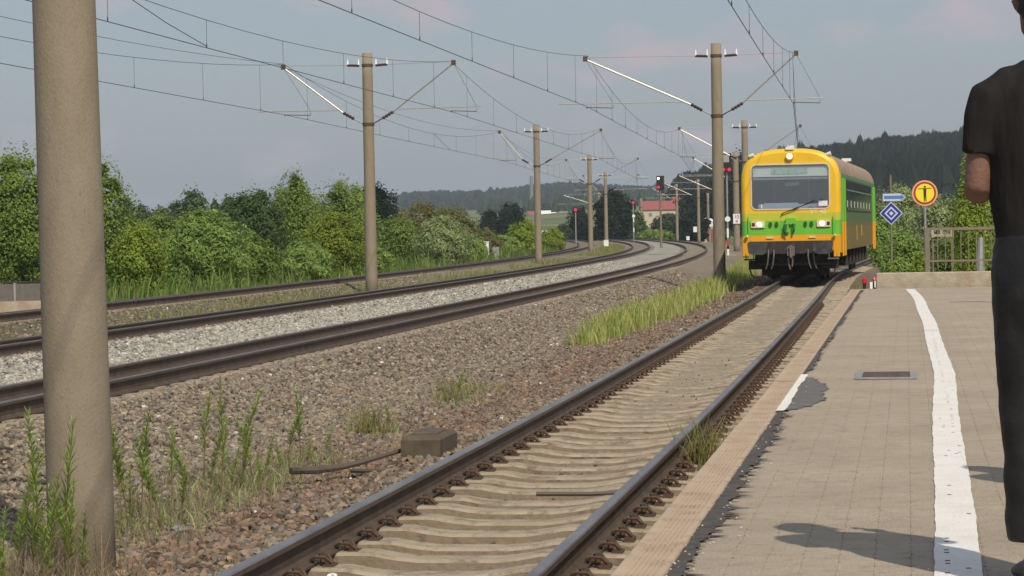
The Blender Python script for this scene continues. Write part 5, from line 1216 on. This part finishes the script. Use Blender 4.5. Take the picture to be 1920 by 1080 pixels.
ORD = ['first', 'second', 'third', 'fourth', 'fifth', 'sixth', 'seventh', 'eighth', 'ninth', 'tenth', 'eleventh', 'twelfth', 'thirteenth', 'fourteenth', 'fifteenth', 'sixteenth']
cnt = {}
ws.sort()
ws += []
for i, (px, top, D) in enumerate(ws):
    z = 'a' if px < 70 else ('b' if px < 215 else ('c' if px < 440 else ('d' if px < 650 else 'e')))
    cnt[z] = cnt.get(z, 0)+1; o_ = ORD[cnt[z]-1]
    lab = {'a': '%s green weed from the left edge of the picture, left of the nearest mast', 'b': '%s weed from the left among those in front of the nearest mast', 'c': '%s upright weed counted from the nearest mast toward the right', 'd': '%s weed from the left in the thin group before the brown box', 'e': '%s lone weed in the ballast beyond the brown box'}[z] % o_
    weed(px, top, D, lab, i % 5)
# dry brown stalks between them
n = 2200; q = NR.integers(0, len(ws), n); X = np.array([atd(ws[k][0], 900, ws[k][2])[0] for k in q])+NR.normal(0, .26, n); D = np.array([ws[k][2] for k in q])+NR.normal(0, .35, n)
X = np.minimum(X, t1(D)-1.05)
blades('dry_stalks', X, D, zprof(X, D)-.02, NR.uniform(.08, .34, n)*np.where(D < 15, 1.3, .8), mixcol(n, (.30, .21, .14), (.36, .30, .20)), 'thin dry brown stalks around the weeds at the nearest mast', .0022, .3)
n = 2600; q = NR.integers(0, len(ws), n); X = np.array([atd(ws[k][0], 900, ws[k][2])[0] for k in q])+NR.normal(0, .18, n); D = np.array([ws[k][2] for k in q])+NR.normal(0, .4, n)
X = np.minimum(X, t1(D)-1.05)
blades('low_weeds', X, D, zprof(X, D)-.02, NR.uniform(.05, .18, n), mixcol(n, (.28, .36, .11), (.40, .42, .20)), 'low pale green shoots around the taller weeds', .005, .5)

# ------------------------------------------------------------------ village, forest, hills
def house(px0, px1, py0, py1, D, label, roofm, wallm, roof_frac=.5, rz=0):
    x0, z1 = atd(px0, py0, D); x1, z0 = atd(px1, py1, D); w_ = x1-x0; h = z1-z0+2.5; dp = min(w_*.7, 9); g = empty('house', ((x0+x1)/2, D, z0-2.5), rz, label, 'house', 'far houses'); hw_ = w_/2; he = h-(z1-z0)*roof_frac
    mb = MB(); mb.box(-hw_, hw_, 0, dp, 0, he); mb.build('wall', wallm, g)
    mb = MB(); mb.prism([(-.4, he), (dp/2, h), (dp+.4, he)], -hw_-.4, hw_+.4, axis='x'); mb.build('roof', roofm, g)
    for k in range(max(1, int(w_/3))):
        mb = MB(); xk = -hw_+(k+.5)*w_/max(1, int(w_/3)); mb.box(xk-.4, xk+.4, -.05, .02, he-1.7, he-.8); mb.build('window', M['cab_grey'], g)
house(1203, 1268, 377, 406, 640, 'long beige building with a bright red roof on the slope behind the tall signal', M['house_red'], M['house_wall'], .55)
house(1008, 1032, 395, 410, 1250, 'distant house with white gable just right of the second mast', M['house_white'], M['house_white'], .5)
house(990, 1006, 396, 412, 1200, 'distant house with a red roof partly behind the second mast', M['house_red'], M['house_wall'], .6)
house(1033, 1042, 398, 408, 1300, 'small pale distant house in the village row', M['house_white'], M['house_wall'], .4)
house(920, 928, 402, 413, 1100, 'small white distant house left of the round dark tree', M['house_white'], M['house_white'], .5)
house(1050, 1064, 397, 409, 1350, 'pale distant house at the right end of the village row', M['house_wall'], M['house_white'], .5)
house(1262, 1280, 369, 395, 700, 'short end block with a brick-red roof beside the long red roof', M['house_red'], M['house_wall'], .5)
house(1255, 1282, 350, 372, 1500, 'greyish distant roof above the long red roof', M['house_wall'], M['house_wall'], .5)
x0, z1 = atd(1300, 407, 390); x1, z0 = atd(1342, 425, 390)
g = empty('tent', ((x0+x1)/2+.6, 390, -.8), 0, 'white peaked tent roof beyond the bushes left of the central mast', 'tent')
hw_ = (x1-x0)/2+.6; he = z0+.8; ht = z1+.8
mb = MB(); mb.add([(-hw_, 0, he), (hw_, 0, he), (hw_, 5, he), (-hw_, 5, he), (0, 2.5, ht), (-hw_*.5, 0, (he+ht)/2+.15), (hw_*.5, 0, (he+ht)/2+.15)], [(0, 5, 4, 3), (5, 6, 4), (6, 1, 2, 4), (3, 4, 2), (0, 1, 6, 5)]); mb.build('roof', M['tent'], g)
mb = MB(); mb.box(-hw_+.2, hw_-.2, .1, 4.9, 0, he); mb.build('side_wall', M['house_wall'], g)
mb = MB(); mb.box(.3, 1.1, .0, .09, 0, he-.3); mb.build('red_panel', M['house_red'], g)
g = empty('truck', (atd(1008, 436, 440)[0]+2, 440, -.6), 0, 'far parked vehicle with white load behind the bushes', 'vehicle')
mb = MB(); mb.box(-3, 3.2, 0, 2.2, .4, 1.3); mb.build('trailer', M['cab_blue'], g); mb = MB()
for k in range(5): mb.box(-2.8+k*1.1, -2.0+k*1.1, -.05, 2.0, 1.3, 2.1)
mb.each('crate', M['white'], g); mb = MB()
for k in (-2, -1, 2.2): mb.tube([(k, -.05, .4), (k, .2, .4)], .4, 12)
mb.each('wheel', M['black'], g)
X, Z = atd(996, 330, 1900); g = empty('chimney', (X, 1900, 10), 0, 'thin far chimney rising above the hazy hill', 'chimney'); mb = MB(); mb.tube([(0, 0, 0), (0, 0, Z-10)], [1.7, 1.1], 12); mb.build('shaft', M['cab_grey'], g)
# reddish field / cut strip
def far_strip(name, px0, px1, D0, D1, col):
    xs = np.linspace(atd(px0, 430, (D0+D1)/2)[0], atd(px1, 430, (D0+D1)/2)[0], 12); ys = np.linspace(D0, D1, 8); XX, YY = np.meshgrid(xs, ys); ZZ = terrain(XX, YY)+.35
    V = np.stack([XX.ravel(), YY.ravel(), ZZ.ravel()], 1); i = (np.arange(7)[:, None]*12+np.arange(11)[None, :]).ravel(); F = np.stack([i, i+1, i+13, i+12], 1)
    tag(link(name, np_mesh(name, V, F, mat(name, col, .95, col2=tuple(c*.8 for c in col), scale=.05, world_pos=True))), kind='structure')
far_strip('stubble_field', 1150, 1300, 760, 1000, (.34, .30, .15))
far_strip('ploughed_field', 900, 1000, 560, 700, (.33, .24, .15))
far_strip('reddish_field', 1120, 1190, 500, 600, (.22, .13, .11))

def conifer_field(name, X, Y, H, W, label, dark):
    """many spruce trees joined: tiers of drooping ragged cones"""
    n = len(X); tiers = 4; k = 7; Vs = []; Ts = []
    zb = terrain(X, Y)-.5; ph = NR.uniform(0, 6.28, n); base = np.array(dark)[None, :]*NR.normal(1, .25, (n, 1)).clip(.5, 1.7)
    for t in range(tiers):
        z0 = zb+H*(.08+.22*t); z1 = zb+H*np.minimum(1.0, .08+.22*t+.42 if t < tiers-1 else 1.0); r0 = W*(1-.23*t)
        for i in range(k):
            a0 = ph+2*math.pi*i/k+t; a1 = ph+2*math.pi*(i+.95)/k+t; j0 = NR.uniform(.75, 1.15, n); j1 = NR.uniform(.75, 1.15, n)
            z1 = z1-(H*.10*NR.random(n) if t == tiers-1 else 0)
            tri = np.stack([np.stack([X+np.cos(a0)*r0*j0, Y+np.sin(a0)*r0*j0, z0-NR.uniform(0, .06, n)*H], 1), np.stack([X+np.cos(a1)*r0*j1, Y+np.sin(a1)*r0*j1, z0+NR.uniform(0, .05, n)*H], 1), np.stack([X+np.cos(a0)*r0*.18, Y+np.sin(a0)*r0*.18, z1], 1)], 1)
            Vs.append(tri.reshape(-1, 3)); c = base*NR.uniform(.8, 1.2, (n, 1)); Ts.append(np.repeat(c, 3, 0))
    V = np.concatenate(Vs); F = np.arange(len(V)).reshape(-1, 3)
    o = link(name, np_mesh(name, V, F, M['leaf'], {'tint': ('FLOAT_COLOR', rgba(np.concatenate(Ts)))})); tag(o, label, 'forest', kind='stuff')
n = 7000; Y = NR.uniform(760, 1350, n); X = NR.uniform(62, 420, n); edgeX = 66+ (Y-760)*.04+10*np.sin(Y/60); k_ = X > edgeX; X, Y = X[k_], Y[k_]; n = len(X)
conifer_field('forest', X, Y, NR.uniform(12.5, 15.5, n)*(1+.0010*(X-100))+(NR.random(n) < .03)*3, NR.uniform(5.0, 7.5, n), 'dark spruce forest on the hill behind the railcar', (.012, .028, .013))
n = 6500; Y = NR.uniform(2150, 2950, n); X = NR.uniform(-150, 560, n)
conifer_field('forest', X, Y, NR.uniform(8, 13, n)+4*np.sin(X/31)*np.sin(X/77+1)+(NR.random(n) < .02)*4, NR.uniform(6, 10, n), 'hazy wooded ridge on the horizon in the middle of the picture', (.022, .042, .020))
n = 900; Y = NR.uniform(1350, 1700, n); X = NR.uniform(-200, 130, n); k_ = (np.sin(X/35)+np.sin(Y/60)) > .5; X, Y = X[k_], Y[k_]; n = len(X)
conifer_field('forest', X, Y, NR.uniform(7, 12, n), NR.uniform(3, 5, n), 'scattered far hedges and copses below the wooded ridge', (.05, .09, .04))

# ------------------------------------------------------------------ haze: one closed box of even air
hm = bpy.data.materials.new('haze'); hm.use_nodes = True; nt = hm.node_tree; nt.nodes.clear(); out = nt.nodes.new('ShaderNodeOutputMaterial'); pv = nt.nodes.new('ShaderNodeVolumePrincipled')
pv.inputs['Color'].default_value = (.76, .88, 1.0, 1); pv.inputs['Density'].default_value = .00016; pv.inputs['Anisotropy'].default_value = .0
nt.links.new(pv.outputs[0], out.inputs['Volume'])
mb = MB(); mb.box(-4200, 4200, -100, 9200, -3, 95); o = mb.build('haze', hm); tag(o, kind='stuff')
